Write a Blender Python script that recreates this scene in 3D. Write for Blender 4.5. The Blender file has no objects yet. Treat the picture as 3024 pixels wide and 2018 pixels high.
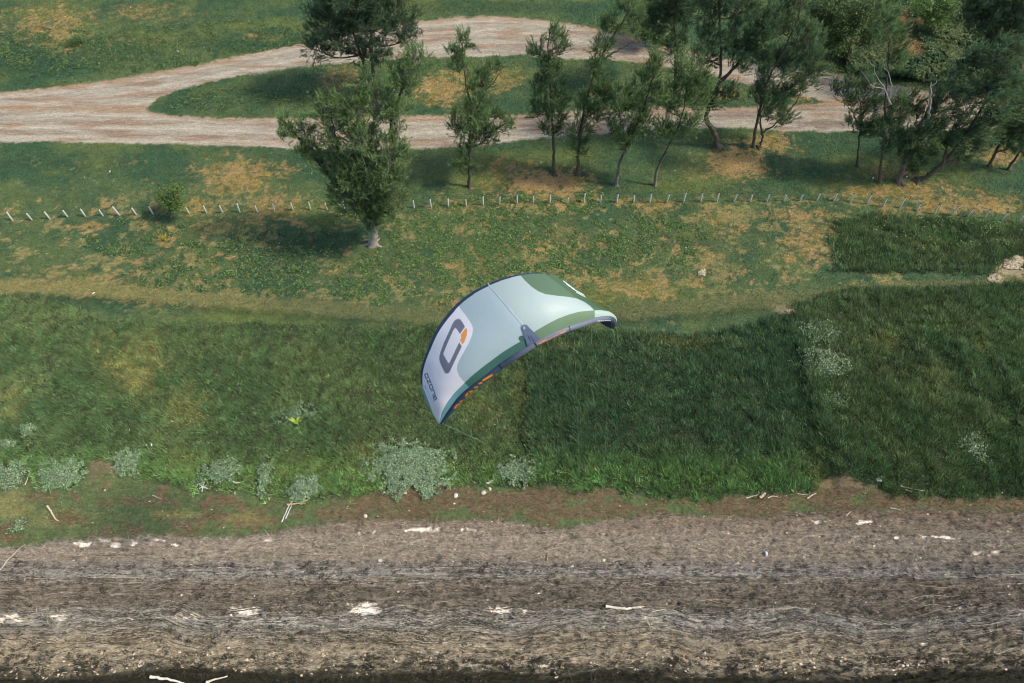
import bpy, math, random
import numpy as np
from mathutils import Vector

# ------------------------------------------------------------------ camera, world, sun, exposure
TILT = math.radians(34.8)          # angle of the view from straight down
CAMH = 45.0                        # metres above the beach
FPX = 2016.0                       # focal length in pixels of the 3024 px photograph
SC = bpy.context.scene
cam_d = bpy.data.cameras.new('camera'); cam = bpy.data.objects.new('camera', cam_d)
SC.collection.objects.link(cam); SC.camera = cam
cam_d.sensor_width = 36.0; cam_d.lens = 36.0 * FPX / 3024.0
cam_d.clip_start = 0.2; cam_d.clip_end = 5000
cam.location = (0, 0, CAMH); cam.rotation_euler = (TILT, 0, 0)

SUN_EL, SUN_AZ = math.radians(48), math.radians(100)    # azimuth clockwise from +Y: light comes from the right
w = bpy.data.worlds.new("World"); SC.world = w; w.use_nodes = True
nt = w.node_tree; bg = nt.nodes['Background']
sky = nt.nodes.new('ShaderNodeTexSky'); sky.sky_type = 'NISHITA'; sky.sun_disc = False
sky.sun_elevation = SUN_EL; sky.sun_rotation = SUN_AZ; sky.air_density = 1.0; sky.dust_density = 2.0
nt.links.new(sky.outputs[0], bg.inputs[0]); bg.inputs[1].default_value = 0.13
sd = bpy.data.lights.new('sun', 'SUN'); sd.energy = 2.5; sd.angle = math.radians(6.0); sd.color = (1.0, 0.89, 0.70)
sun = bpy.data.objects.new('sun', sd); SC.collection.objects.link(sun)
sdir = Vector((math.sin(SUN_AZ) * math.cos(SUN_EL), math.cos(SUN_AZ) * math.cos(SUN_EL), math.sin(SUN_EL)))
sun.rotation_euler = sdir.to_track_quat('Z', 'Y').to_euler(); sun.location = (60, 40, 60)
SC.view_settings.view_transform = 'Standard'; SC.view_settings.look = 'None'
SC.cycles.filter_width = 1.05
SC.view_settings.exposure = 0.5; SC.view_settings.gamma = 1.0

# ------------------------------------------------------------------ picture <-> place
K = 3024.0 / 2350.0                # layout numbers below were read off a 2350 px wide view of the photograph
ct, st = math.cos(TILT), math.sin(TILT)
def ray(X, Y):
    px = (np.asarray(X, float) * K - 1512.0) / FPX; py = (np.asarray(Y, float) * K - 1009.0) / FPX
    return px, st - py * ct, -ct - py * st      # direction, one unit of depth
def ground_pt(X, Y, z=0.0):
    dx, dy, dz = ray(X, Y); t = (z - CAMH) / dz
    return dx * t, dy * t
def plane_pt(X, Y, yw):            # the point of the upright plane y = yw seen at X, Y
    dx, dy, dz = ray(X, Y); t = yw / dy
    return Vector((float(dx * t), float(yw), float(CAMH + dz * t)))
def view_of(x, y, z=0.0):          # ground point -> layout coordinates
    y = np.maximum(y, -8.0)
    d = y * st + (CAMH - z) * ct; u = y * ct - (CAMH - z) * st
    return (1512 + FPX * x / d) / K, (1009 - FPX * u / d) / K

# ------------------------------------------------------------------ noise
_r = np.random.default_rng(7); _tab = _r.random((8, 256, 256))
def vn(x, y, s=0):
    x = np.asarray(x, float); y = np.asarray(y, float)
    xi = np.floor(x).astype(np.int64); yi = np.floor(y).astype(np.int64); fx = x - xi; fy = y - yi
    fx = fx * fx * (3 - 2 * fx); fy = fy * fy * (3 - 2 * fy); t = _tab[s % 8]
    a, b = xi & 255, (xi + 1) & 255; c, d = (yi + 17 * s) & 255, (yi + 17 * s + 1) & 255
    return (t[a, c] * (1 - fx) + t[b, c] * fx) * (1 - fy) + (t[a, d] * (1 - fx) + t[b, d] * fx) * fy
def fbm(x, y, s=0, o=4):
    v = 0; a = 1; tot = 0
    for i in range(o):
        v = v + a * vn(x * 2 ** i + 13.7 * i, y * 2 ** i + 5.3 * i, s + i); tot += a; a *= 0.55
    return v / tot
def sstep(a, b, x): 
    t = np.clip((x - a) / (b - a), 0, 1); return t * t * (3 - 2 * t)
def mix(a, b, m): m = np.asarray(m)[..., None]; return a * (1 - m) + b * m
def C3(r, g, b):                  # sRGB 0-255 -> linear
    c = np.array([r, g, b], float) / 255; c = np.where(c < .04045, c / 12.92, ((c + .055) / 1.055) ** 2.4)
    return c * np.array([1.13, .89, 1.10]) if g > r and g > b and g < 170 else c

# ------------------------------------------------------------------ layout of the ground
def curve(pts): 
    a = np.array(pts, float); return lambda X: np.interp(X, a[:, 0], a[:, 1])
road_top = curve([(0,213),(150,198),(300,178),(450,150),(600,118),(720,95),(850,70),(950,50),(1050,40),(1130,38),(1230,45),(1350,62),(1450,88),(1540,110),(1640,130),(1740,145),(1880,162),(2000,185),(2100,205),(2350,240)])
isl_top = curve([(333,249),(360,230),(400,210),(480,190),(560,172),(650,158),(750,145),(850,140),(950,132),(1100,130),(1200,125),(1300,135),(1400,137),(1500,150),(1600,165),(1700,190),(1800,210),(1900,232)])
isl_bot = curve([(333,249),(345,258),(400,266),(500,270),(600,272),(750,272),(900,268),(1000,265),(1100,262),(1200,262),(1300,256),(1400,252),(1500,248),(1600,248),(1700,246),(1800,242),(1900,234)])
road_bot = curve([(0,325),(100,326),(250,328),(400,330),(520,334),(640,340),(750,345),(900,345),(1000,340),(1100,335),(1200,320),(1300,312),(1400,305),(1500,300),(1600,296),(1700,292),(1800,300),(1900,302),(2000,300),(2200,300),(2350,292)])
tall_top = curve([(0,672),(80,680),(180,708),(260,738),(600,742),(900,752),(1000,748),(1200,752),(1420,768),(1600,770),(1740,745),(1790,722),(1850,690),(1920,668),(2100,662),(2350,650)])
tall_bot = curve([(0,1065),(80,1112),(170,1118),(225,1050),(280,1085),(350,1105),(450,1132),(600,1142),(740,1152),(850,1130),(905,1112),(960,1085),(1010,1110),(1100,1118),(1220,1120),(1400,1125),(1490,1142),(1700,1142),(1870,1125),(1912,1085),(1960,1105),(2050,1135),(2150,1145),(2350,1145)])
beach_top = curve([(0,1262),(150,1240),(350,1232),(500,1235),(600,1228),(700,1208),(860,1192),(1000,1200),(1100,1190),(1200,1202),(1280,1218),(1400,1192),(1500,1180),(1700,1190),(1800,1180),(1900,1175),(2100,1170),(2350,1180)])
wet_top = curve([(0,1548),(150,1545),(330,1532),(450,1522),(600,1535),(750,1548),(900,1540),(1000,1535),(1130,1530),(1250,1545),(1400,1530),(1550,1545),(1700,1538),(1850,1550),(2000,1545),(2150,1525),(2350,1528)])
def blob(X, Y, l, wob):           # soft patches (x, y, rx, ry, strength)
    m = np.zeros_like(X)
    for (cx, cy, rx, ry, s) in l:
        d = np.hypot((X - cx) / rx, (Y - cy) / ry) + wob
        m = np.maximum(m, s * (1 - sstep(.45, 1.15, d)))
    return m
DRY = [(560,405,110,48,.8),(640,470,80,30,.6),(1240,420,130,38,1),(1170,380,90,25,.6),(1690,370,90,40,1),(1760,330,90,30,.75),(1600,400,50,20,.4),(2080,440,160,25,.75),(2250,470,150,26,.8),
 (1020,205,75,45,.85),(790,185,70,40,.65),(1150,180,60,35,.6),(1640,215,70,22,.6),(1870,215,60,18,.9),(1400,210,50,30,.4),(110,60,120,60,.65),(330,30,130,25,.45),(600,85,60,12,.7),(300,95,120,12,.35),
 (460,475,60,28,.55),(210,520,50,16,.6),(560,590,40,26,.45),(1080,470,100,20,.5),(1270,460,120,22,.7),(1840,495,90,20,.7),(1500,470,100,20,.5),(1100,620,150,60,.35),(1050,690,60,22,.6),(1300,560,100,40,.45),
 (1470,660,110,45,.55),(1600,560,150,60,.25),(1850,560,70,50,.65),(1640,500,60,20,.5),(770,620,40,14,.6),(240,650,240,24,.40),(60,655,90,20,.35),(2290,355,60,35,.8),(2180,480,140,14,.6),(380,555,28,10,.7),(395,525,16,8,.9),(2050,395,90,25,.5)]
YEL = [(310,850,85,85,.8),(240,800,40,60,.5),(430,930,70,60,.5),(330,790,60,50,.5),(30,930,40,60,.55),(20,1160,60,40,.7),(400,1180,60,12,.8),(560,1190,60,16,.7),(130,1190,90,26,.45),(830,1060,60,60,.35),(420,1060,60,40,.35),(700,1070,90,40,.3),(1195,900,26,60,.55),(1240,800,130,20,.4),(1600,790,140,16,.4),(1880,1080,20,60,.5),(2030,790,60,30,.35),(2120,880,60,60,.3),(2240,800,25,35,.6),(1100,940,60,60,.35),(2300,560,60,20,.2),(2080,560,70,18,.35)]
DARKG = [(60,140,200,45,.8),(250,110,160,35,.7),(500,100,120,25,.5),(450,240,100,16,.5),(1150,20,260,16,.6),(2100,470,60,14,.3),(1700,440,100,22,.5),(680,590,110,70,.7),(640,610,90,40,.7),(350,480,40,24,.7),(340,560,60,40,.4),(1300,200,60,40,.4),(140,370,180,25,.35),(2200,420,150,24,.4),(900,600,90,40,.3)]  # darker green turf; the patch left of the large tree paints in its shadow
SAND = [(40,1422,48,9,1),(150,1421,20,9,1),(305,1422,20,8,1),(420,1420,16,5,.8),(460,1416,14,5,.9),(585,1409,34,12,1),(545,1402,14,5,.8),(838,1400,38,15,1),(1145,1404,52,9,1),(2262,1396,20,6,1),(2205,1395,8,3,.8),
 (190,1250,22,5,.9),(240,1243,14,6,.9),(265,1252,12,5,.8),(310,1250,10,6,.8),(372,1242,20,4,.9),(400,1252,10,4,.7),(970,1217,34,5,.95),(935,1220,10,5,.8),(1078,1216,18,4,.9),(1100,1212,8,4,.8),(830,1226,10,4,.7),(620,1240,10,4,.6),(860,1222,7,3,.6),
 (1876,1199,10,4,.9),(1985,1198,18,4,.9),(2105,1233,16,5,.9),(2155,1234,20,4,.9),(1963,1233,10,5,.8),(2060,1236,8,4,.7),(2200,1238,10,4,.7),(2285,1270,14,5,.8),(2240,1268,12,4,.6),(1380,1290,8,4,.6),(1240,1530,18,6,.6),(1090,1528,14,5,.6),(1370,1527,16,4,.6),(2120,1478,14,4,.7),(2210,1472,14,4,.6)]
def layout(x, y):
    """masks and base colour of every ground point"""
    X, Y = view_of(x, y)
    w1 = fbm(x * .35, y * .35, 0, 5) - .5; w2 = fbm(x * 1.3, y * 1.3, 2, 5) - .5; w3 = fbm(x * 4.5, y * 4.5, 4, 4) - .5
    pxm = 2350 / 100.0             # rough layout pixels per metre
    Yw = Y + w2 * 12 + w3 * 8; Xw = X + w1 * 12 + w3 * 8
    # --- meadow
    green = C3(84, 112, 66); green2 = C3(60, 96, 62); lush = C3(98, 122, 62); dry = C3(166, 140, 96); tan = C3(138, 132, 88)
    col = mix(green2 * np.ones(X.shape + (3,)), green, sstep(.3, .7, fbm(x * .25, y * .25, 3, 4)))
    col = mix(col, lush, sstep(.5, .8, fbm(x * .12 + 9, y * .3, 5, 4)) * .7)
    mid = sstep(440, 470, Y + w1 * 20) * (1 - sstep(660, 720, Y + w1 * 20))
    fine = .55 * fbm(x * 2.2, y * 2.6, 3, 4) + .45 * fbm(x * 6.5, y * 7.5, 5, 3)
    spk = lambda m: sstep(.62 - .34 * m, .78 - .34 * m, fine) * np.minimum(1, m * 2.2)      # patches made of many small tufts
    mot = sstep(.46, .66, fbm(x * .55, y * .8, 1, 5) + .25 * w3)
    col = mix(col, tan, .8 * spk(np.clip(mot * (.35 + .5 * mid), 0, 1)) * sstep(340, 380, Y))
    mot2 = sstep(.60, .68, fbm(x * .9 + 40, y * 1.2, 6, 5))
    col = mix(col, dry, spk(mot2 * .7 * mid) * .7)
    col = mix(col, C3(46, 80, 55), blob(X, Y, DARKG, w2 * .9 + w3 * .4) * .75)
    dm = blob(X, Y, DRY, w2 * 1.5 + w3 * 1.1)
    dcol = mix(dry * np.ones(X.shape + (3,)), C3(150, 128, 74), sstep(.4, .65, fbm(x * 1.1, y * 1.1, 2, 4)))
    col = mix(col, mix(dcol, C3(174, 144, 100), sstep(.75, 1, dm) * .8), np.clip(spk(np.clip(dm, 0, 1)) * .62 + dm * .25, 0, 1))
    col = col * (.78 + .44 * fbm(x * 1.7, y * 2.1, 6, 4))[..., None]
    # mown strip running along the tall grass
    strip_c = curve([(0,655),(300,668),(600,695),(900,718),(1100,735),(1450,720),(1700,690),(2350,650)])(X)
    strip = 1 - sstep(9, 26, np.abs(Yw + w3 * 14 - strip_c))
    lefty = 1 - sstep(200, 900, X)
    col = mix(col, mix(C3(84, 104, 66) * np.ones(X.shape + (3,)), C3(140, 132, 84), (.25 + .6 * lefty)), strip * .75 * (.6 + .8 * fine))
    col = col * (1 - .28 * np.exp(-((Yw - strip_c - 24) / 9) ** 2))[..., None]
    # --- tall grass
    t1 = sstep(-4, 6, Yw - tall_top(X)) * (1 - sstep(-14, 10, Yw + w2 * 26 + w3 * 22 - tall_bot(X)))
    t2 = sstep(1890, 1945, Xw + w2 * 40) * sstep(484, 512, Yw + w2 * 30 - np.interp(X, [1900, 1980, 2170, 2350], [16, 0, 8, 30])) * (1 - sstep(616, 634, Yw))
    t3 = sstep(1860, 1890, Xw) * (1 - sstep(150, 170, Yw)) 
    tall = np.maximum(t1, t2) * 1.
    yel = blob(X, Y, YEL, w2 * 1.2 + w3 * .8)
    soil = mix(C3(62, 74, 50) * np.ones(X.shape + (3,)), C3(130, 120, 66), yel)
    col = mix(col, soil, tall)
    # --- fringe between the tall grass and the beach
    fr = sstep(-4, 4, Yw - tall_bot(X)) * (1 - sstep(-10, 8, Yw + w1 * 10 - beach_top(X)))
    brown = C3(122, 106, 84)
    fm = sstep(.42, .58, .6 * fbm(x * .5 + 3, y * 1.0, 5, 5) + .4 * fbm(x * 2.2, y * 2.8, 3, 4) + .10 * sstep(900, 1300, X) * (1 - sstep(1165, 1190, Y)) - .1 * (1 - sstep(300, 700, X)))
    fcol = mix(C3(88, 114, 68) * np.ones(X.shape + (3,)), brown, np.clip(fm * .45 + spk(fm * .8) * .5, 0, 1))
    fcol = mix(fcol, C3(132, 140, 84), blob(X, Y, YEL, w2) * .8)
    fcol = mix(fcol, brown * .95, blob(X, Y, [(960,1125,60,25,1),(225,1075,28,40,1),(160,1190,50,20,.9),(1120,1145,70,18,.9),(330,1150,80,16,.6),(2200,1155,200,8,.7),(1300,1135,200,10,.6),(1940,1130,50,18,.8),(90,1140,40,14,.8)], w2 * .8 + w3 * 1.2) * (.5 + .5 * sstep(.4, .6, fine)))
    fcol = fcol * (.75 + .5 * fbm(x * 3, y * 3.6, 1, 4))[..., None]
    col = mix(col, fcol, fr)
    # --- beach
    b = sstep(-10, 8, Yw + w1 * 10 - beach_top(X))
    wav = w1 * 34 + (vn(x * .22, y * .05, 6) - .5) * 52 + (vn(x * .6 + 4, y * .1, 3) - .5) * 12
    Yb = Y + wav * sstep(1360, 1420, Y) + w2 * 14
    ks = np.array([1180, 1240, 1285, 1300, 1318, 1335, 1350, 1395, 1408, 1425, 1445, 1462, 1480, 1500, 1525, 1556])
    rgb = np.array([(124,108,92),(138,126,112),(134,122,108),(128,120,112),(140,134,126),(122,111,98),(118,107,95),(114,104,92),(136,130,120),(144,138,128),(134,127,116),(140,128,112),(144,131,112),(150,137,117),(146,133,114),(96,90,74)])
    lin = np.array([C3(*c) for c in rgb])
    bc = np.stack([np.interp(Yb, ks, lin[:, i]) for i in range(3)], -1)
    right = sstep(1500, 2300, X)
    bc = bc * (1 - .16 * right)[..., None]
    # matted strands of wrack, drawn out along the shore
    yw = y - wav / 38 * sstep(1330, 1400, Y)
    str1 = fbm(x * .5 + 3 * fbm(x * .3, y * .3, 1, 3), yw * 8 + 5 * fbm(x * .16, y * .2, 3, 3), 2, 5)
    bc = bc * (0.74 + .62 * str1 + .6 * fbm(x * 3.5, yw * 9, 4, 4))[..., None]
    dk = sstep(.60, .66, .6 * fbm(x * 1.9, yw * 3.6, 4, 5) + .4 * fbm(x * 6, yw * 9, 2, 3) + .03 * right) * .55
    dk = np.maximum(dk, sstep(.57, .62, fbm(x * 2.8, y * 4.2, 6, 5)) * sstep(1495, 1530, Y))
    bc = mix(bc, C3(62, 62, 56), dk)
    pale = sstep(.66, .73, fbm(x * 1.6 + 7, y * 2.6, 1, 5)) * sstep(1495, 1520, Y) * (1 - sstep(1535, 1550, Y))
    bc = mix(bc, C3(206, 186, 158), pale * .8)
    for f1, f2, sd_, amp, th_ in ((.20, 2.4, 3, .8, .00035), (.3, 4.2, 5, .7, .0005), (.5, 6.5, 1, .55, .0009)):  # crevices painted dark and ridges painted lighter, standing in for relief shading
        nn_ = fbm(x * f1 + 1.5 * fbm(x * .3, y * .6, 2, 3), yw * f2 + .8 * fbm(x * .5, y * .5, 4, 3), sd_, 4)
        brk = sstep(.38, .6, fbm(x * .8, y * 1.6, sd_ + 2, 4)) * sstep(1275, 1310, Y)
        bc = mix(bc, C3(66, 62, 56), amp * brk * np.exp(-(nn_ - .5) ** 2 / th_)); bc = bc * (1 + .22 * brk * np.exp(-(nn_ - .54) ** 2 / (th_ * 1.4)))[..., None]
    bc = bc * np.array([.95, 1., 1.02])
    sm = blob(X, Y, SAND, (w2 * 2.0 + w3 * 2.0 + (fbm(x * 3.5, y * 6, 6, 3) - .5) * 1.6)); sm = sstep(.2, .4, sm)
    bc = mix(bc, C3(250, 242, 230), sm * (.35 + .65 * sstep(.35, .55, fbm(x * 2.6, y * 3.2, 3, 4))))
    wet = sstep(-5, 7, Y + w1 * 18 + w2 * 8 - wet_top(X) - 10)
    bc = mix(bc, C3(44, 50, 34), wet)
    col = mix(col, bc, b)
    # --- gravel track: two lanes round a grass island
    e = w2 * 8 + w3 * 7
    r = sstep(-2.5, 3, Y + e - road_top(X)) * (1 - sstep(-2.5, 3, Y + e - road_bot(X)))
    isl = sstep(-2.5, 3, Y + e - isl_top(X)) * (1 - sstep(-2.5, 3, Y + e - isl_bot(X))) * sstep(328, 345, X) * (1 - sstep(1885, 1905, Xw))
    r = r * (1 - isl)
    mu = np.where(Y < np.where(X < 333, 0.5 * (road_top(X) + road_bot(X)), isl_top(X) + 3), Y - road_top(X), road_bot(X) - Y + 0.0)
    rc = mix(C3(168, 160, 144) * np.ones(X.shape + (3,)), C3(150, 130, 110), sstep(.45, .72, fbm(x * .25, y * 1.5 + 1.2 * x * 0, 3, 5)))
    lane = np.sin((mu + w1 * 8) * .22)
    rc = rc * (1 + .10 * lane + .07 * np.sin((mu + w1 * 14) * .61))[..., None]
    edge = 1 - sstep(2, 12, np.minimum(np.abs(Y - road_top(X)), np.abs(Y - isl_bot(X))) + w2 * 10)
    rc = mix(rc, C3(158, 130, 100), edge * .6)
    rc = mix(rc, C3(132, 120, 108), blob(X, Y, [(1900,285,110,12,.8),(1690,262,120,10,.6),(1300,110,260,9,.5),(2060,260,60,20,.4)], w2 * 1.5))
    rc = rc * (.78 + .42 * fbm(x * .8, y * 6, 6, 4) * (.5 + fbm(x * 2.5, y * 4, 2, 4)))[..., None] * (1 - .12 * sstep(900, 2100, X))[..., None]
    col = mix(col, rc, r)
    # weedy slope beyond the track, upper right
    sl = sstep(1880, 1920, Xw) * (1 - sstep(-14, 0, Yw - road_top(X)))
    slc = mix(C3(66, 88, 50) * np.ones(X.shape + (3,)), C3(146, 120, 88), blob(X, Y, [(2070,90,45,60,.9),(2110,60,50,20,.5),(2090,130,30,20,.7)], w2 * 1.4 + w3))
    col = mix(col, slc, sl)
    bare = blob(X, Y, [(2320,618,45,24,1),(2285,640,22,14,1),(2345,600,20,16,.9),(1815,716,20,10,.9),(1795,712,30,14,.5),(1610,626,7,6,.9)], w2 + w3 * 1.2)
    col = mix(col, C3(168, 152, 124), bare * .8)
    return dict(X=X, Y=Y, col=col, tall=tall * (1 - sstep(.3, .6, bare)), fringe=fr, beach=b, road=r, slope=sl, wet=wet, sand=sm * b, dry=dm, yel=yel, mid=mid, strip=strip, w1=w1, w2=w2, w3=w3, bare=bare, yw=yw)
def height(x, y, L=None):
    L = L or layout(x, y); X, Y = L['X'], L['Y']
    h = (fbm(x * .12, y * .12, 2, 4) - .5) * .5 * (1 - L['beach']) * (1 - L['road'] * .8) + (L['w3'] * .05 + L['w2'] * .05) * (1 - L['road'])
    # old plots behind the beach: each block stands a little higher than its left neighbour
    inb = sstep(700, 800, Y) * (1 - sstep(1060, 1150, Y))
    ex = 1213 - (Y - 820) * .03; ex2 = np.interp(Y, [780, 900, 1130], [1812, 1850, 1925]); ex3 = np.interp(Y, [700, 860], [170, 260])
    h = h + inb * (.4 * sstep(-16, 16, X - ex + L['w2'] * 26) * (1 - sstep(250, 420, X - ex)) + .55 * sstep(-14, 16, X - ex2 + L['w2'] * 22) + .35 * (1 - sstep(-15, 15, X - ex3)))
    for a, b_, c, d in [(2080, 800, 2130, 900), (2165, 790, 2215, 880), (2235, 800, 2330, 960)]:
        cx = np.interp(Y, [b_, d], [a, c]); h = h + .32 * sstep(b_ - 25, b_ + 30, Y + L['w2'] * 40) * (1 - sstep(d - 20, d + 120, Y)) * sstep(-10, 14, X - cx + L['w2'] * 40) * (1 - sstep(8, 65, X - cx))
    h = h + .5 * L['slope'] * sstep(200, 0, Y)
    # drifts of wrack lying along the shore
    b = L['beach']
    warp = 2.2 * fbm(x * .12, y * .1, 3, 3)
    rid = .5 - 2.4 * np.abs(fbm(x * .3, L['yw'] * 3.0 + 1.2 * warp, 5, 4) - .5)
    h = h + b * (1 - L['sand'] * .9) * (rid * (.30 + .18 * sstep(1390, 1410, Y)) + (fbm(x * 2.2, y * 3.0, 1, 4) - .5) * .22 + (fbm(x * 5, y * 8, 4, 3) - .5) * .10 + .05)
    h = h + b * .22 * np.exp(-((Y + L['w1'] * 26 - 1425) / 16) ** 2) * (1 - L['sand']) + b * .10 * np.exp(-((Y + L['w1'] * 20 - 1325) / 10) ** 2)
    h = h - .55 * sstep(1520, 1610, Y + L['w1'] * 20)
    return h
def sub(L, k): return {a: (v[k] if np.ndim(v) else v) for a, v in L.items()}
def zat(x, y): return height(np.asarray(x, float), np.asarray(y, float))

# ------------------------------------------------------------------ helpers
COL = SC.collection
def tag(o, label=None, cat=None, group=None, kind=None):
    if label: o['label'] = label
    if cat: o['category'] = cat
    if group: o['group'] = group
    if kind: o['kind'] = kind
    return o
def raw_mesh(name, V, Fc, n, mat, parent=None, col=None, smooth=False):
    """V (k,3), Fc flat index array of faces with n corners each"""
    me = bpy.data.meshes.new(name); V = np.ascontiguousarray(V, np.float32); Fc = np.ascontiguousarray(Fc, np.int32).ravel()
    nf = len(Fc) // n
    me.vertices.add(len(V)); me.vertices.foreach_set('co', V.ravel())
    me.loops.add(len(Fc)); me.loops.foreach_set('vertex_index', Fc)
    me.polygons.add(nf); me.polygons.foreach_set('loop_start', np.arange(0, nf * n, n, dtype=np.int32))
    me.polygons.foreach_set('use_smooth', np.full(nf, smooth))
    if col is not None:
        a = me.color_attributes.new('tint', 'FLOAT_COLOR', 'POINT')
        c = np.ones((len(V), 4), np.float32); c[:, :3] = col; a.data.foreach_set('color', c.ravel())
    me.update(calc_edges=True); me.materials.append(mat)
    o = bpy.data.objects.new(name, me); COL.objects.link(o)
    if parent is not None: o.parent = parent
    return o
def empty(name, loc=(0, 0, 0)):
    o = bpy.data.objects.new(name, None); o.location = loc; o.empty_display_size = .3; COL.objects.link(o); return o
class MB:
    """collects tubes and strips into one mesh with per-vertex colour"""
    def __init__(s): s.v = []; s.f = []; s.c = []; s.n = 0
    def tube(s, P, R, seg=7, col=(1, 1, 1), cap=True, rough=0., rng=None):
        P = np.array([tuple(p) for p in P], float); R = np.broadcast_to(np.asarray(R, float), (len(P),))
        T = np.gradient(P, axis=0); T /= np.linalg.norm(T, axis=1)[:, None] + 1e-9
        up = np.array([0.31, .2, .93]) if abs(T[:, 2]).mean() < .8 else np.array([1., .1, 0])
        A = np.cross(T, up); A /= np.linalg.norm(A, axis=1)[:, None] + 1e-9; B = np.cross(T, A)
        th = np.linspace(0, 2 * np.pi, seg, endpoint=False)
        rr = R[:, None] * (1 + (rough * (rng.random((len(P), seg)) - .5) if rng is not None else 0))
        ring = P[:, None] + rr[..., None] * (np.cos(th)[None, :, None] * A[:, None] + np.sin(th)[None, :, None] * B[:, None])
        base = s.n; s.v.append(ring.reshape(-1, 3)); s.n += len(P) * seg
        i = np.arange(len(P) - 1)[:, None] * seg; j = np.arange(seg)[None]; k = (np.arange(seg) + 1) % seg
        q = np.stack([i + j, i + k, i + seg + k, i + seg + j], -1).reshape(-1, 4) + base; s.f.append(q)
        s.c.append(np.broadcast_to(np.asarray(col, float), (len(P) * seg, 3)) if np.ndim(col) == 1 else np.repeat(col, seg, 0))
        if cap:
            for e, r0 in ((0, base), (len(P) - 1, base + (len(P) - 1) * seg)):
                s.v.append(P[e][None] + T[e][None] * (.15 * R[e]) * (1 if e else -1)); s.c.append(s.c[-1][:1] if np.ndim(col) > 1 else np.asarray(col, float)[None]); m = s.n; s.n += 1
                s.f.append(np.array([[r0 + a, r0 + (a + 1) % seg, m, m] for a in range(seg)]))
    def build(s, name, mat, parent=None, smooth=True):
        V = np.concatenate(s.v); F_ = np.concatenate(s.f); c = np.concatenate(s.c)
        me = bpy.data.meshes.new(name)
        me.from_pydata(V.tolist(), [], [tuple(f) if f[2] != f[3] else tuple(f[:3]) for f in F_.tolist()])
        a = me.color_attributes.new('tint', 'FLOAT_COLOR', 'POINT'); cc = np.ones((len(V), 4), np.float32); cc[:, :3] = c; a.data.foreach_set('color', cc.ravel())
        for p in me.polygons: p.use_smooth = smooth
        me.materials.append(mat); o = bpy.data.objects.new(name, me); COL.objects.link(o)
        if parent is not None: o.parent = parent
        return o
def slivers(P, D, L, Wd, rng):
    """thin triangles: base centre P, direction D (unit), length L, width Wd"""
    n = len(P); S = np.cross(D, rng.normal(size=(n, 3))); S /= np.linalg.norm(S, axis=1)[:, None] + 1e-9
    hw = (Wd / 2)[:, None] * S
    V = np.stack([P - hw, P + hw, P + D * L[:, None]], 1).reshape(-1, 3)
    return V
def leaves(P, N, size, rng):
    """small pointed oval leaves (quads) facing N"""
    n = len(P); A = np.cross(N, rng.normal(size=(n, 3))); A /= np.linalg.norm(A, axis=1)[:, None] + 1e-9; B = np.cross(N, A)
    s = size[:, None]
    return np.stack([P - A * s, P - B * s * .55 + A * s * .1, P + A * s, P + B * s * .55 + A * s * .1], 1).reshape(-1, 3)

# ------------------------------------------------------------------ materials
def new_mat(name):
    m = bpy.data.materials.new(name); m.use_nodes = True; return m, m.node_tree.nodes, m.node_tree.links, m.node_tree.nodes['Principled BSDF']
def mat_tint(name, rough=.9, trans=0., noise=0., scale=8., bump=0., spec=.2):
    m, N, Lk, P = new_mat(name)
    a = N.new('ShaderNodeAttribute'); a.attribute_name = 'tint'; src = a.outputs['Color']
    if noise > 0:
        t = N.new('ShaderNodeTexNoise'); t.inputs['Scale'].default_value = scale; t.inputs['Detail'].default_value = 6
        g = N.new('ShaderNodeNewGeometry'); Lk.new(g.outputs['Position'], t.inputs['Vector'])
        r = N.new('ShaderNodeMapRange'); r.inputs['From Min'].default_value = .3; r.inputs['From Max'].default_value = .7
        r.inputs['To Min'].default_value = 1 - noise; r.inputs['To Max'].default_value = 1 + noise; Lk.new(t.outputs['Fac'], r.inputs['Value'])
        mm = N.new('ShaderNodeVectorMath'); mm.operation = 'SCALE'; Lk.new(src, mm.inputs[0]); Lk.new(r.outputs[0], mm.inputs['Scale']); src = mm.outputs[0]
        if bump > 0:
            b = N.new('ShaderNodeBump'); b.inputs['Strength'].default_value = bump; b.inputs['Distance'].default_value = .03
            Lk.new(t.outputs['Fac'], b.inputs['Height']); Lk.new(b.outputs[0], P.inputs['Normal'])
    Lk.new(src, P.inputs['Base Color']); P.inputs['Roughness'].default_value = rough; P.inputs['Specular IOR Level'].default_value = spec
    if trans > 0:
        tr = N.new('ShaderNodeBsdfTranslucent'); Lk.new(src, tr.inputs['Color'])
        mx = N.new('ShaderNodeMixShader'); mx.inputs[0].default_value = trans
        Lk.new(P.outputs[0], mx.inputs[1]); Lk.new(tr.outputs[0], mx.inputs[2]); Lk.new(mx.outputs[0], N['Material Output'].inputs['Surface'])
    return m
M_leaf = mat_tint('needle_foliage', .8, .4)
M_grass = mat_tint('grass_blades', .75, .2)
M_broad = mat_tint('broad_leaves', .55, .2, spec=.3)
M_bark = mat_tint('bark', .95, 0, .35, 9, .6)
M_wood = mat_tint('bleached_wood', .9, 0, .2, 14, .4)
M_post = mat_tint('painted_wood', .8, 0, .12, 10, .2)
M_stone = mat_tint('pale_stone', .9, 0, .15, 20, .4)
M_debris = mat_tint('dry_seaweed', .95)

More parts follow.
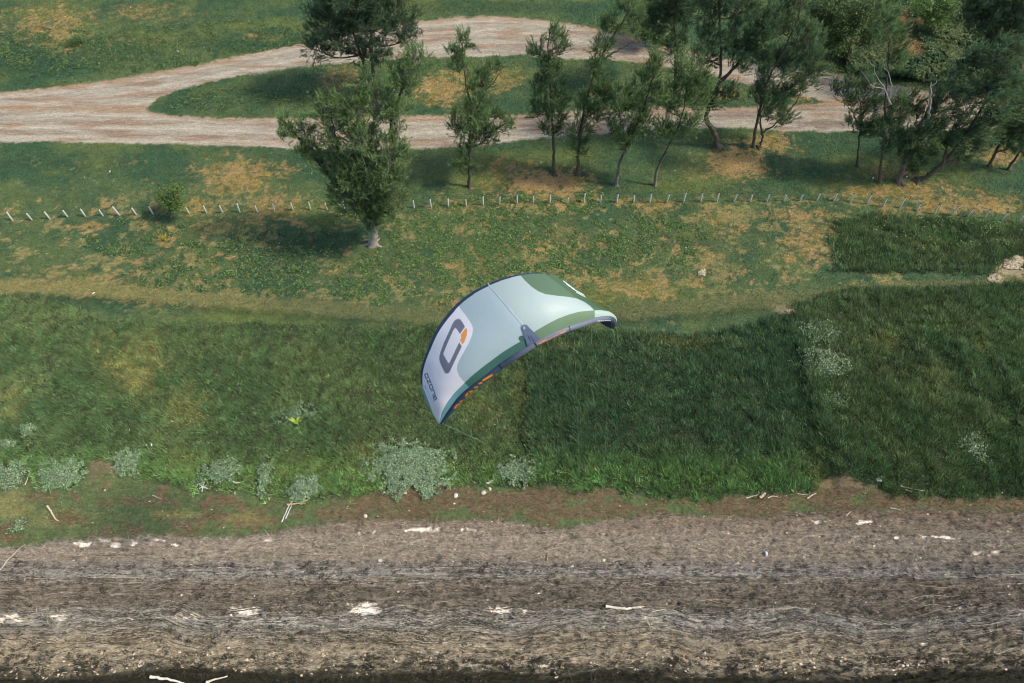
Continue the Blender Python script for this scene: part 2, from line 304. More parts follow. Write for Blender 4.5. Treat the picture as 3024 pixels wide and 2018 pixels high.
def ground_material():
    m, N, Lk, P = new_mat('ground')
    a = N.new('ShaderNodeAttribute'); a.attribute_name = 'tint'; g = N.new('ShaderNodeNewGeometry')
    def noise(sc, det, vec=None):
        t = N.new('ShaderNodeTexNoise'); t.inputs['Scale'].default_value = sc; t.inputs['Detail'].default_value = det; t.inputs['Roughness'].default_value = .65
        Lk.new(vec or g.outputs['Position'], t.inputs['Vector']); return t
    mp = N.new('ShaderNodeMapping'); mp.inputs['Scale'].default_value = (.35, 1.6, 1); Lk.new(g.outputs['Position'], mp.inputs['Vector'])
    n1 = noise(5, 8); n2 = noise(4, 8, mp.outputs[0]); n3 = noise(14, 5)
    def rng_(s, lo, hi):
        r = N.new('ShaderNodeMapRange'); r.inputs['From Min'].default_value = .3; r.inputs['From Max'].default_value = .7
        r.inputs['To Min'].default_value = lo; r.inputs['To Max'].default_value = hi; r.clamp = False; Lk.new(s, r.inputs['Value']); return r.outputs[0]
    def mul(x, y):
        k = N.new('ShaderNodeMath'); k.operation = 'MULTIPLY'; Lk.new(x, k.inputs[0]); Lk.new(y, k.inputs[1]); return k.outputs[0]
    f = mul(mul(rng_(n1.outputs['Fac'], .68, 1.32), rng_(n2.outputs['Fac'], .82, 1.18)), rng_(n3.outputs['Fac'], .7, 1.3))
    s = N.new('ShaderNodeVectorMath'); s.operation = 'SCALE'; Lk.new(a.outputs['Color'], s.inputs[0]); Lk.new(f, s.inputs['Scale'])
    Lk.new(s.outputs[0], P.inputs['Base Color']); P.inputs['Roughness'].default_value = .95; P.inputs['Specular IOR Level'].default_value = .15
    b = N.new('ShaderNodeBump'); b.inputs['Strength'].default_value = .7; b.inputs['Distance'].default_value = .06; Lk.new(f, b.inputs['Height']); Lk.new(b.outputs[0], P.inputs['Normal'])
    return m
M_ground = ground_material()

# ------------------------------------------------------------------ ground sheet
def axis(parts):
    return np.unique(np.concatenate([np.arange(a, b, s) for a, b, s in parts]).round(4))
gx = axis([(-2500, -300, 275), (-300, -80, 10), (-80, -66, 1.0), (-66, 66, .15), (66, 80, 1.0), (80, 300, 10), (300, 2600, 275)])
gy = axis([(-2500, -200, 230), (-200, 0, 10), (0, 4, .5), (4, 19, .3), (19, 92, .14), (92, 110, .8), (110, 300, 10), (300, 2600, 230)])
XX, YY = np.meshgrid(gx, gy, indexing='xy')
# outside the picture the land goes on as it does at its edge: keep the layout look-ups inside the frame
def clampL(x, y):
    L = layout(np.clip(x, -160, 160), np.clip(y, 5, 200)); return L
Lg = clampL(XX, YY)
ZZ = height(np.clip(XX, -160, 160), np.clip(YY, 5, 200), Lg)
ZZ = ZZ - .03 * np.clip(6 - YY, 0, 60) - .35 * ((YY > 5) & (YY < 19.0) & (np.abs(XX) < 44))
nx, ny = len(gx), len(gy)
ii = (np.arange(ny - 1)[:, None] * nx + np.arange(nx - 1)[None]).ravel()
ground = raw_mesh('ground', np.stack([XX, YY, ZZ], -1).reshape(-1, 3), np.stack([ii, ii + 1, ii + nx + 1, ii + nx], -1), 4, M_ground, col=Lg['col'].reshape(-1, 3), smooth=True)
tag(ground, 'sloping ground of meadow, gravel track and seaweed covered beach', None, kind='structure')
del XX, YY, ZZ, Lg
gx = axis([(-47, -35, .25), (-35, 35, .065), (35, 47.3, .25)]); gy = axis([(4.6, 6, .15), (6, 19.3, .048)])
XX, YY = np.meshgrid(gx, gy, indexing='xy'); Lg = clampL(XX, YY); ZZ = height(XX, YY, Lg) + .004; nx, ny = len(gx), len(gy)
edge_ = (np.abs(XX) > 46.7) | (YY < 4.7) | (YY > 19.24); ZZ = np.where(edge_, ZZ - .3, ZZ)
ii = (np.arange(ny - 1)[:, None] * nx + np.arange(nx - 1)[None]).ravel()
tag(raw_mesh('beach', np.stack([XX, YY, ZZ], -1).reshape(-1, 3), np.stack([ii, ii + 1, ii + nx + 1, ii + nx], -1), 4, M_ground, col=Lg['col'].reshape(-1, 3), smooth=True), 'grey brown beach matted with dried seaweed', None, kind='structure')
del XX, YY, ZZ, Lg
def water_material():
    m, N, Lk, P = new_mat('water'); P.inputs['Base Color'].default_value = (.016, .022, .010, 1); P.inputs['Roughness'].default_value = .25
    P.inputs['Specular IOR Level'].default_value = .25
    t = N.new('ShaderNodeTexNoise'); t.inputs['Scale'].default_value = 2.0; t.inputs['Detail'].default_value = 4
    b = N.new('ShaderNodeBump'); b.inputs['Strength'].default_value = .25; b.inputs['Distance'].default_value = .1
    g = N.new('ShaderNodeNewGeometry'); Lk.new(g.outputs['Position'], t.inputs['Vector']); Lk.new(t.outputs['Fac'], b.inputs['Height']); Lk.new(b.outputs[0], P.inputs['Normal'])
    return m
wv = np.array([(-2500, -2500, -.62), (2500, -2500, -.62), (2500, 8.2, -.62), (-2500, 8.2, -.62)], float)
tag(raw_mesh('water', wv, np.arange(4), 4, water_material()), 'dark shallow water along the shore', None, kind='structure')

# ------------------------------------------------------------------ scattered cover
def scatter(n, X0, X1, Y0, Y1, rng):
    """points spread evenly over the ground seen in a window of the layout"""
    xs, ys = ground_pt(np.array([X0, X1, X0, X1]), np.array([Y0, Y0, Y1, Y1]))
    x = rng.uniform(xs.min(), xs.max(), int(n)); y = rng.uniform(ys.min(), ys.max(), int(n))
    X, Y = view_of(x, y); k = (X > X0) & (X < X1) & (Y > Y0) & (Y < Y1)
    return x[k], y[k]
rng = np.random.default_rng(11)
def blades(name, x, y, L, z, lean, length, width, col, label, cat):
    n = len(x); D = np.stack([lean[0] + rng.normal(size=n) * .45, lean[1] + rng.normal(size=n) * .45, np.full(n, 1.)], -1); D /= np.linalg.norm(D, axis=1)[:, None]
    V = slivers(np.stack([x, y, z - .02], -1), D, length, width, rng)
    o = raw_mesh(name, V, np.arange(3 * n), 3, M_grass, col=np.repeat(col, 3, 0)); return tag(o, label, cat, kind='stuff')
def jitter(c, a): return c * np.exp(rng.normal(size=(len(c), 1)) * a) * (1 + rng.normal(size=(len(c), 3)) * a * .18)
# tall rank grass behind the beach: tussocks of leaning blades
cx, cy = scatter(125000, -40, 2390, 480, 1160, rng); L = layout(cx, cy); k = (L['tall'] > rng.random(len(cx)) * .8 + .15)
cx, cy = cx[k], cy[k]; B = 17
hh = .22 + .35 * sstep(.35, .7, fbm(cx * .8, cy * .8, 3, 4)) + .35 * sstep(.4, .65, fbm(cx * 2.6, cy * 2.6, 6, 3)); L = layout(cx, cy); X, Y = L['X'], L['Y']
short = np.maximum(L['yel'] * .5, .4 * (1 - sstep(900, 1300, X)) * (1 - sstep(780, 900, Y)))
hh = hh * (1 - .45 * short) * (.75 + .35 * sstep(1210, 1225, X))
cdir = rng.normal(size=(len(cx), 2)) * .25 + np.array([-.35, .1])
rep = lambda a: np.repeat(a, B, 0)
ang = rng.random(len(cx) * B) * 2 * np.pi; rad = np.sqrt(rng.random(len(ang))) * .24
bx, by = rep(cx) + np.cos(ang) * rad, rep(cy) + np.sin(ang) * rad
base = mix(C3(92, 132, 80) * np.ones((len(cx), 3)), C3(112, 146, 88), sstep(.35, .7, fbm(cx * .3, cy * .3, 1, 4)) * .7)
base = mix(base, C3(66, 112, 78), sstep(1200, 1230, X) * .55 * (1 - sstep(1800, 1900, X)))
base = mix(base, C3(98, 130, 84), sstep(1820, 1950, X) * .5 * sstep(.35, .65, fbm(cx * .35, cy * .35, 4, 4)) * (1 - sstep(850, 1000, Y) * .5))
base = mix(base, C3(176, 172, 112), L['yel'] * .85 * sstep(.32, .6, fbm(cx * 1.3, cy * 1.3, 2, 4)))
lowf = sstep(1010, 1100, Y) * (1 - sstep(1820, 1900, X)); base = mix(base, C3(132, 170, 100), lowf * .6)
base = jitter(base, .34) * (.7 + .6 * fbm(cx * 2.8, cy * 2.8, 5, 3))[:, None]
bl = rep(hh) * rng.uniform(.45, .9, len(bx))
n = len(bx); D = np.stack([rep(cdir[:, 0]) + np.cos(ang) * rad * 1.8, rep(cdir[:, 1]) + np.sin(ang) * rad * 1.8, np.full(n, 1.)], -1) + rng.normal(size=(n, 3)) * .14
D /= np.linalg.norm(D, axis=1)[:, None]
V = slivers(np.stack([bx, by, rep(height(cx, cy, L)) - .02], -1), D, bl, rng.uniform(.022, .05, n), rng)
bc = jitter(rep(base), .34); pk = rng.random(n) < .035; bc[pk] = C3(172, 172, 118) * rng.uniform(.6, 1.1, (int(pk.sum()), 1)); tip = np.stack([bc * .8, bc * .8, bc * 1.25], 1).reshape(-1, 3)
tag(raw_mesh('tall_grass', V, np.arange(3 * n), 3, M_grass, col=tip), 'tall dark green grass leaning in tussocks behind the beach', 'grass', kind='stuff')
# short meadow turf
x, y = scatter(900000, -30, 2380, -10, 1260, rng); L = layout(x, y)
k = (L['road'] < .35) & (L['beach'] < .5 + .4 * (rng.random(len(x)) - .5)) & (L['tall'] < .5) & (L['bare'] < .5)
keepd = 1 - .3 * sstep(450, 100, L['Y']); k &= rng.random(len(x)) < keepd
k &= ~((L['fringe'] > .5) & (L['col'][:, 1] < L['col'][:, 0]) & (rng.random(len(x)) < .75))
x, y = x[k], y[k]; zt = height(x, y, sub(L, k)); col = jitter(L['col'][k] * 1.12, .42) * (.6 + .85 * fbm(x * 4, y * 4, 2, 3))[:, None]
blades('meadow_grass', x, y, None, zt, (-.3, .2), rng.uniform(.06, .2, len(x)) * (1 + .8 * L['slope'][k]), rng.uniform(.03, .055, len(x)) * (1 + .6 * sstep(450, 100, L['Y'][k])), col, 'short patchy green and straw coloured meadow turf', 'grass')
# creeping broad-leaved vines in clumps
xa, ya = scatter(800000, -30, 2380, 440, 760, rng); xb, yb = scatter(330000, -30, 760, 10, 270, rng); x, y = np.concatenate([xa, xb]), np.concatenate([ya, yb]); L = layout(x, y)
cl = fbm(x * 1.1, y * 1.2, 5, 5) + .55 * (fbm(x * 3.3, y * 3.3, 2, 3) - .5)
zone = blob(L['X'], L['Y'], [(1120,570,260,120,1),(640,600,150,70,1.05),(420,640,170,60,.75),(330,560,120,60,.5),(1450,560,160,70,.5),(850,640,130,50,.7),(2200,540,180,40,.6),(200,120,330,60,.8),(520,90,220,40,.7),(560,230,200,30,.45),(1250,470,200,30,.6)], L['w2'])
k = (cl > .60 - .16 * zone) & (L['road'] < .3) & ((L['tall'] < .6) | ((L['X'] > 1900) & (rng.random(len(x)) < .16))) & (zone > .05) & (L['strip'] < .6) & (rng.random(len(x)) < .34 + 3. * np.clip(cl - .60 + .16 * zone, 0, .3))
x, y = x[k], y[k]; n = len(x); z = height(x, y, sub(L, k)) + rng.uniform(.02, .13, n) * (.6 + .6 * (cl[k] - .4))
z += np.where(L['tall'][k] > .5, .35, 0)
N_ = np.stack([rng.normal(size=n) * .5, rng.normal(size=n) * .5, np.ones(n)], -1); N_ /= np.linalg.norm(N_, axis=1)[:, None]
c = mix(C3(72, 118, 66) * np.ones((n, 3)), C3(52, 96, 62), (L['X'][k] < 800) * .8); c = mix(c, C3(136, 168, 84), (rng.random(n) < .3) * .8)
V = leaves(np.stack([x, y, z], -1), N_, rng.uniform(.05, .095, n), rng)
tag(raw_mesh('creeping_vine', V, np.arange(4 * n), 4, M_broad, col=np.repeat(jitter(c, .22), 4, 0)), 'creeping round leaved vine clumps spreading over the meadow', 'ground cover', kind='stuff')
# vines and weeds on the slope at the far right
x, y = scatter(260000, 1850, 2400, -40, 190, rng); L = layout(x, y); k = (L['slope'] > .5) & (fbm(x * .6, y * .6, 3, 4) + .1 * rng.random(len(x)) > .45) & (L['col'][:, 1] > L['col'][:, 0] * .95)
x, y = x[k], y[k]; n = len(x); hh2 = fbm(x * .35, y * .35, 6, 4)
z = zat(x, y) + (.15 + 1.1 * sstep(.4, .75, hh2)) * rng.uniform(.5, 1, n)
N_ = np.stack([rng.normal(size=n) * .6, rng.normal(size=n) * .6 - .3, np.ones(n)], -1); N_ /= np.linalg.norm(N_, axis=1)[:, None]
c = mix(C3(54, 92, 48) * np.ones((n, 3)), C3(98, 128, 72), sstep(.45, .7, fbm(x * .5 + 5, y * .5, 2, 4)))
V = leaves(np.stack([x, y, z], -1), N_, rng.uniform(.09, .17, n), rng)
tag(raw_mesh('slope_weeds', V, np.arange(4 * n), 4, M_broad, col=np.repeat(jitter(c, .3), 4, 0)), 'tangled leafy weeds covering the slope beyond the gravel track', 'weeds', kind='stuff')
# beach litter: loose strands of seaweed and straw
x, y = scatter(430000, -30, 2380, 1120, 1568, rng); L = layout(x, y); k = ((L['beach'] > .5) | ((L['fringe'] > .5) & (L['col'][:, 0] > L['col'][:, 1]))) & (L['sand'] < .4) & (rng.random(len(x)) > L['wet'] * .85)
x, y = x[k], y[k]; n = len(x)
D = np.stack([rng.normal(size=n) * 1.0, rng.normal(size=n) * .28, rng.normal(size=n) * .18 + .10], -1); D /= np.linalg.norm(D, axis=1)[:, None]
V = slivers(np.stack([x, y, height(x, y, sub(L, k)) + .01], -1), D, rng.gamma(2, .085, n) + .04, rng.uniform(.012, .035, n), rng)
r = rng.random(n); f = np.where(r < .20, .45, np.where(r > .82, 1.75, 1.15)) * np.exp(rng.normal(size=n) * .18)
f = np.where(L['wet'][k] > .5, np.minimum(f, 1.1), f)
tag(raw_mesh('seaweed_wrack', V, np.arange(3 * n), 3, M_debris, col=np.repeat(np.clip(L['col'][k] * f[:, None], 0, .8), 3, 0)), 'dried grey brown seaweed strands matted along the beach', 'seaweed', kind='stuff')
# long thin windrows of weed that follow the wave marks
nr, ns_ = 1100, 26
Yr = np.concatenate([rng.uniform(1300, 1345, nr // 7), rng.uniform(1270, 1540, nr // 4 - nr // 7), rng.uniform(1395, 1480, nr // 2), rng.uniform(1345, 1530, nr - nr // 4 - nr // 2)]); Xr = rng.uniform(-60, 2380, nr)
rx0, ry0 = ground_pt(Xr, Yr); LL = rng.uniform(.8, 4.5, nr); tr = np.linspace(0, 1, ns_)[None]
px_ = rx0[:, None] + LL[:, None] * tr; py_ = np.repeat(ry0[:, None], ns_, 1)
wvf = lambda x, y: ((fbm(x * .35, y * .35, 0, 5) - .5) * 34 + (vn(x * .22, y * .05, 6) - .5) * 52 + (vn(x * .6 + 4, y * .1, 3) - .5) * 12) / 38
py_ = py_ + (wvf(px_, py_) - wvf(px_[:, :1], py_[:, :1])) * sstep(1350, 1400, Yr)[:, None] + (vn(px_ * 2.4, py_ * 6, 2) - .5) * .10
wd = rng.uniform(.008, .028, nr)[:, None] * np.sin(np.pi * np.clip(tr, .03, .97)) ** .5 * rng.uniform(.4, 1.4, (nr, ns_)); pz = zat(px_, py_) + .02
Va = np.stack([np.stack([px_, py_ - wd, pz], -1), np.stack([px_, py_ + wd, pz + .012], -1)], 2).reshape(-1, 3)
ia = (np.arange(nr)[:, None] * ns_ * 2 + np.arange(ns_ - 1)[None] * 2).ravel()
ca = np.where((rng.random(nr) < .80)[:, None], C3(78, 72, 62)[None], C3(172, 166, 154)[None]) * rng.uniform(.8, 1.25, (nr, 1))
tag(raw_mesh('seaweed_lines', Va, np.stack([ia, ia + 2, ia + 3, ia + 1], -1), 4, M_debris, col=np.repeat(ca, ns_ * 2, 0)), 'thin wavy lines of seaweed left by the tide along the beach', 'seaweed', kind='stuff')
# dark lumps of fresher weed with pale shell grit between them near the waterline
x, y = scatter(30000, -30, 2380, 1290, 1560, rng); L = layout(x, y)
pr = .08 + .55 * sstep(1490, 1515, L['Y']) * sstep(.45, .6, fbm(x * 1.2, y * 1.8, 6, 4)) + .10 * sstep(.58, .7, fbm(x * .6, y * .9, 4, 4))
k = (rng.random(len(x)) < pr) & (L['sand'] < .3); x, y = x[k], y[k]; n = len(x)
ico = np.array([(0,0,1),(.89,0,.45),(.28,.85,.45),(-.72,.53,.45),(-.72,-.53,.45),(.28,-.85,.45),(.72,.53,-.45),(-.28,.85,-.45),(-.89,0,-.45),(-.28,-.85,-.45),(.72,-.53,-.45),(0,0,-1)])
icf = np.array([(0,1,2),(0,2,3),(0,3,4),(0,4,5),(0,5,1),(1,6,2),(2,7,3),(3,8,4),(4,9,5),(5,10,1),(6,7,2),(7,8,3),(8,9,4),(9,10,5),(10,6,1),(11,7,6),(11,8,7),(11,9,8),(11,10,9),(11,6,10)])
def lumps(name, x, y, z, size, flat, col, mat):
    n = len(x); V = ico[None] * (1 + .24 * np.clip(rng.normal(size=(n, 12, 1)), -1.6, 1.6)) * np.stack([size * rng.uniform(.8, 1.6, n), size * rng.uniform(.7, 1.2, n), size * flat], -1)[:, None]
    V = V + np.stack([x, y, z], -1)[:, None]
    F_ = icf[None] + (np.arange(n) * 12)[:, None, None]
    return raw_mesh(name, V.reshape(-1, 3), F_, 3, mat, col=np.repeat(col, 12, 0))
m = 26; n = len(x); sz = np.repeat(rng.gamma(3, .03, n) + .04, m); q = rng.normal(size=(n * m, 2)) * .55
X_, Y_ = np.repeat(x, m) + q[:, 0] * sz * 1.5, np.repeat(y, m) + q[:, 1] * sz
D = rng.normal(size=(n * m, 3)) * np.array([1, .7, .35]) + np.array([0, 0, .15]); D /= np.linalg.norm(D, axis=1)[:, None]
V = slivers(np.stack([X_, Y_, np.repeat(zat(x, y), m) + np.clip(1 - np.hypot(q[:, 0], q[:, 1]), 0, 1) * sz * .5], -1), D, sz * rng.uniform(.4, 1.1, n * m), rng.uniform(.02, .05, n * m), rng)
tag(raw_mesh('seaweed_clumps', V, np.arange(3 * n * m), 3, M_debris, col=np.repeat(jitter(np.repeat(jitter(C3(66, 64, 54) * np.ones((n, 3)), .3), m, 0), .25), 3, 0)), 'dark damp seaweed clumps scattered toward the waterline', 'seaweed', kind='stuff')
x, y = scatter(42000, -30, 2380, 1120, 1560, rng); L = layout(x, y)
pr = np.where(L['fringe'] > .5, .006, .020) + .30 * sstep(1485, 1505, L['Y']) * sstep(.45, .62, fbm(x * 1.6 + 7, y * 2.0, 1, 4)) + .10 * sstep(.1, .6, blob(L['X'], L['Y'], [(a, b_, c_ * 1.8, d_ * 1.8, e_) for a, b_, c_, d_, e_ in SAND], L['w2']))
k = (rng.random(len(x)) < pr) & (L['wet'] < .6); x, y = x[k], y[k]; n = len(x)
tag(lumps('shell_grit', x, y, zat(x, y) + .015, np.minimum(rng.gamma(2, .012, n) * (1 + 1.0 * sstep(1480, 1500, L['Y'][k])) + .012, .075), .5, jitter(mix(C3(222, 208, 188) * np.ones((n, 3)), C3(190, 160, 120), rng.random(n) * .8), .15), M_stone), 'pale shells and small stones strewn over the beach', 'shells', kind='stuff')

# ------------------------------------------------------------------ silver-leaved beach shrubs
SILVER = [(30,1088,42,30,'silver green leafy plant patch at the left edge of the frame above bare brown soil',700),
 (142,1088,56,27,'wide silver green plant patch second from the left end of the beach grass',1500),
 (296,1054,36,30,'rounded silver green plant patch right of the brown bare hollow',900),
 (505,1078,48,26,'ragged silver green plant patch above the small bleached branch pile',800),
 (608,1090,20,34,'narrow upright silver green plant patch left of the round one by the stick pile',420),
 (698,1118,36,25,'round silver green plant patch just above the crossed driftwood sticks',900),
 (940,1068,96,52,'largest silver green plant patch, fanned out over the brown mound below the kite',5600),
 (1184,1076,36,28,'small isolated silver green plant patch right of the largest one',850),
 (20,1025,28,10,'thin pale plant patch in the grass at the far left edge',220),
 (72,992,24,12,'sparse pale plant patch in yellowish grass near the left edge',200),
 (685,948,48,20,'sparse pale plant sprigs beside the bright lime leaf in mid grass',260),
 (1880,765,44,28,'pale silvery plant patch on top of the right hand grass bank, upper of two',800),
 (1882,838,56,30,'densest white flecked plant patch on the right hand grass bank, lower of two',1500),
 (2222,1030,26,36,'pale plant patch low in the dark grass at the right',420),
 (1905,925,40,18,'thin scatter of pale leaves under the white flecked patch on the right bank',160),
 (42,1205,22,14,'small pale green plant tuft on the fringe above the beach at far left',160)]
for sx, sy, rx, ry, lab, cnt in SILVER:
    x0, y0 = ground_pt(sx, sy + ry * .2); x1, _ = ground_pt(sx + rx, sy); _, y1 = ground_pt(sx, sy - ry)
    Rx, Ry = float(x1 - x0) * 1.12, float(abs(y1 - y0)) * 1.12
    n = int(cnt * (5 if sx < 1800 else 3.2)); a = rng.random(n) * 2 * np.pi; q = rng.random(n) ** .6 * 1.12; lob = 1 + .32 * (fbm(np.cos(a) * 1.6 + sx, np.sin(a) * 1.6 + sy, 2, 3) - .5) * 2
    lx = np.cos(a) * q * lob * Rx; ly = np.sin(a) * q * lob * Ry
    if sx == 940: kk = ~((np.abs(lx - .3) < .9 - .9 * (ly + Ry) / 1.2) & (ly < -Ry * .35)); lx, ly, q = lx[kk], ly[kk], q[kk]
    g = fbm((lx + sx) * 3.2, (ly + sy) * 3.2, 4, 4); kk = (g - .34 * q ** 2.2 - .02 + .22 * (rng.random(n) if sx != 940 else rng.random(len(lx)))) > .37; lx, ly, q = lx[kk], ly[kk], q[kk]; n = len(lx)
    z = zat(lx + x0, ly + y0) + (.22 + .12 * np.sqrt(np.clip(1 - q ** 2, 0, 1))) * rng.uniform(.35, 1.3, n)
    N_ = np.stack([rng.normal(size=n) * .55 + lx / Rx * .3, rng.normal(size=n) * .55 - .15, np.ones(n)], -1); N_ /= np.linalg.norm(N_, axis=1)[:, None]
    c = mix(C3(166, 190, 152) * np.ones((n, 3)), C3(80, 116, 74), rng.random(n) ** 1.3)
    t = empty('silver_leaf_plant', (float(x0), float(y0), 0)); tag(t, lab, 'plant', 'silver leaved plant patches in the beach grass')
    P = np.stack([lx, ly, z], -1)
    ns = n // 4; S = P[:ns]; B0 = S * np.array([.9, .9, 0]); B0[:, 2] = zat(B0[:, 0] + x0, B0[:, 1] + y0)
    sv = np.stack([B0 - [.01, 0, 0], B0 + [.01, 0, 0], S + [.004, 0, 0], S - [.004, 0, 0]], 1).reshape(-1, 3)
    V = np.concatenate([leaves(P, N_, rng.uniform(.035, .07, n), rng), sv]); cc = np.concatenate([np.repeat(jitter(c, .3), 4, 0), np.repeat(jitter(C3(96, 104, 74) * np.ones((ns, 3)), .2), 4, 0)])
    raw_mesh('foliage', V, np.arange(len(V)), 4, M_broad, t, cc)

# ------------------------------------------------------------------ trees
def spline(P, n):
    P = np.array([tuple(p) for p in P], float); t = np.linspace(0, len(P) - 1, n); out = np.zeros((n, 3)); Q = np.vstack([2 * P[0] - P[1], P, 2 * P[-1] - P[-2]])
    for a, tt in enumerate(t):
        i = min(int(tt), len(P) - 2); f = tt - i; p0, p1, p2, p3 = Q[i:i + 4]
        out[a] = .5 * ((2 * p1) + (-p0 + p2) * f + (2 * p0 - 5 * p1 + 4 * p2 - p3) * f * f + (-p0 + 3 * p1 - 3 * p2 + p3) * f ** 3)
    return out
def tree(base, trunks, lobes, label, seed, rad=.2, dens=1., wind=(.2, 0, 1.0), leafc=None, plume=(.5, .95), cat='tree', name='pine_tree', broad=False, bark=(92, 84, 74), group='wispy needle trees along the gravel track', dead=None, hi=.3):
    rg = np.random.default_rng(seed); bx, by = ground_pt(*base); bx, by = float(bx), float(by); bz = float(zat(bx, by))
    root = empty(name, (bx, by, bz)); tag(root, label, cat, group); O = np.array([bx, by, bz])
    tb = MB(); paths = []
    bc = C3(*bark)
    for ti, tr in enumerate(trunks):
        P = [np.array(plane_pt(X, Y, by + (k * .25 if ti else 0))) for k, (X, Y) in enumerate(tr)]
        if ti == 0 or tr[0] == base: P[0] = np.array([P[0][0], by, bz - .15])
        S = spline(P, 6 * len(P)) - O; S[1:-1] += rg.normal(size=(len(S) - 2, 3)) * .035
        r0 = rad * (1 if ti == 0 else .72); R = r0 * (1 - .82 * np.linspace(0, 1, len(S)))
        if ti == 0 or tr[0] == base: R[0] *= 1.7; R[1] *= 1.25
        tb.tube(S, R, 8, (np.repeat([bc], len(S), 0) * (1 - (.5 if max(bark) > 115 else .1) * sstep(.1, .3, np.linspace(0, 1, len(S))))[:, None] * (.5 if ti and max(bark) > 140 else 1)) * rg.uniform(.8, 1.2, (len(S), 1)), rough=.3, rng=rg); paths.append((S, R))
    allP = np.concatenate([p[0] for p in paths]); allR = np.concatenate([p[1] for p in paths])
    if not broad:
        for k in range(4):           # surface roots
            a = rg.uniform(0, 6.28); tb.tube([(0, 0, .18), (math.cos(a) * rad * 1.6, math.sin(a) * rad * 1.6, .04), (math.cos(a) * rad * 3.4, math.sin(a) * rad * 3.4, -.08)], [rad * .6, rad * .4, rad * .12], 6, bc, rough=.2, rng=rg)
    fv, fc = [], []
    lc = np.array(C3(*(leafc or (74, 108, 74))))
    LC = np.array([np.array(plane_pt(a, b, by)) - O for a, b, _, _ in lobes])
    for li, (lx, ly, rx, ry) in enumerate(lobes):
        c = LC[li].copy(); e = np.array(plane_pt(lx + rx, ly, by)) - O; f = np.array(plane_pt(lx, ly - ry, by)) - O
        Rx, Rz = abs(e[0] - c[0]) * 1.1, abs(f[2] - c[2]) * 1.1; Ry = .6 * (Rx + Rz)
        c[1] += rg.normal() * .35 * Ry
        # limb to the lobe
        low = allP[:, 2] < c[2] - .1 * Rz; d = np.linalg.norm(allP - c, axis=1) + np.where(low, 0, 4) + .35 * np.abs(c[2] - allP[:, 2] - .5 * np.abs(c[0] - allP[:, 0]))
        j = int(np.argmin(d)); a = allP[j]; mid = .5 * (a + c) + np.array([0, 0, -.12 * np.linalg.norm(c - a)]) + rg.normal(size=3) * .12
        S = spline([a, mid, c], 8); R = np.linspace(min(allR[j] * .7, .10), .02, 8); tb.tube(S, R, 6, bc * .95, rough=.2, rng=rg, cap=False)
        ncl = max(5, int(dens * 10.5 * (Rx * Ry * Rz) ** (2 / 3.) + 3))
        v = rg.normal(size=(ncl, 3)); v /= np.linalg.norm(v, axis=1)[:, None]; v *= (rg.uniform(.2, 1.0, ncl) ** .5)[:, None]
        cc = c + v * np.array([Rx, Ry, Rz]); s0 = S[rg.integers(3, 8, ncl)]; m2 = .5 * (s0 + cc) + rg.normal(size=(ncl, 3)) * .1 + np.array([0, 0, -.08])
        for q in range(0, ncl): tb.tube([s0[q], m2[q], cc[q]], [.03, .02, .01], 4, bc * .9, cap=False)
        npl = 7; m = 26 if not broad else 15
        ax = v * .55 + np.array(wind) + rg.normal(size=(ncl, 3)) * .25; ax /= np.linalg.norm(ax, axis=1)[:, None]
        shade = np.exp(rg.normal(size=ncl) * .28)
        f_ = rg.uniform(.35, 1, (ncl, npl, 1)); t0 = m2[:, None] * (1 - f_) + cc[:, None] * f_ + rg.normal(size=(ncl, npl, 3)) * .14
        pd = ax[:, None] + rg.normal(size=(ncl, npl, 3)) * .38; pd /= np.linalg.norm(pd, axis=2)[..., None]; PL = rg.uniform(*plume, (ncl, npl, 1))
        tt = rg.random((ncl, npl, m)); n_ = ncl * npl * m
        if broad:
            P0 = (t0[:, :, None] + rg.normal(size=(ncl, npl, m, 3)) * .26 * PL[..., None]).reshape(-1, 3); Nn = rg.normal(size=(n_, 3)) + np.array([0, 0, .9]); Nn /= np.linalg.norm(Nn, axis=1)[:, None]
            fv.append(leaves(P0, Nn, rg.uniform(.06, .13, n_) * np.repeat(PL.ravel(), m), rg).reshape(-1, 4, 3))
        else:
            P0 = (t0[:, :, None] + pd[:, :, None] * (tt * PL)[..., None]).reshape(-1, 3)
            Dn = (pd[:, :, None] * .9 + rg.normal(size=(ncl, npl, m, 3)) * .42 + np.array([0, 0, -.08])).reshape(-1, 3); Dn /= np.linalg.norm(Dn, axis=1)[:, None]
            fv.append(slivers(P0, Dn, rg.uniform(.16, .38, n_), rg.uniform(.022, .05, n_), rg).reshape(-1, 3, 3))
        cl = 1.35 * lc * np.array([1.12, 1.05, .88]) * np.repeat(shade, npl * m)[:, None] * np.exp(rg.normal(size=(n_, 1)) * .16); sunlit_tip = (tt.reshape(-1, 1) ** 2) * min(.75, hi * 1.9)
        cl = cl * (1 - sunlit_tip) + sunlit_tip * C3(148, 176, 104); fc.append(np.repeat(cl, fv[-1].shape[1], 0))  # sunlit look of the plume tips painted into the leaf colour
    V = np.concatenate(fv); nn = V.shape[1]
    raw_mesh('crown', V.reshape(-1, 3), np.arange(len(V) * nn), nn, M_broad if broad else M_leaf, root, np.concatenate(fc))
    tb.build('trunk', M_bark, root)
    if dead:
        for path, r0 in dead:
            db = MB(); P = spline([np.array(plane_pt(X, Y, by - .6)) - O for X, Y in path], 4 * len(path)); P[1:] += rg.normal(size=(len(P) - 1, 3)) * .04
            db.tube(P, np.linspace(r0, r0 * .25, len(P)), 6, C3(172, 168, 160), rough=.25, rng=rg); d_ = db.build('dead_branch', M_wood, root); d_['label'] = 'bleached bare dead branch'
    return root
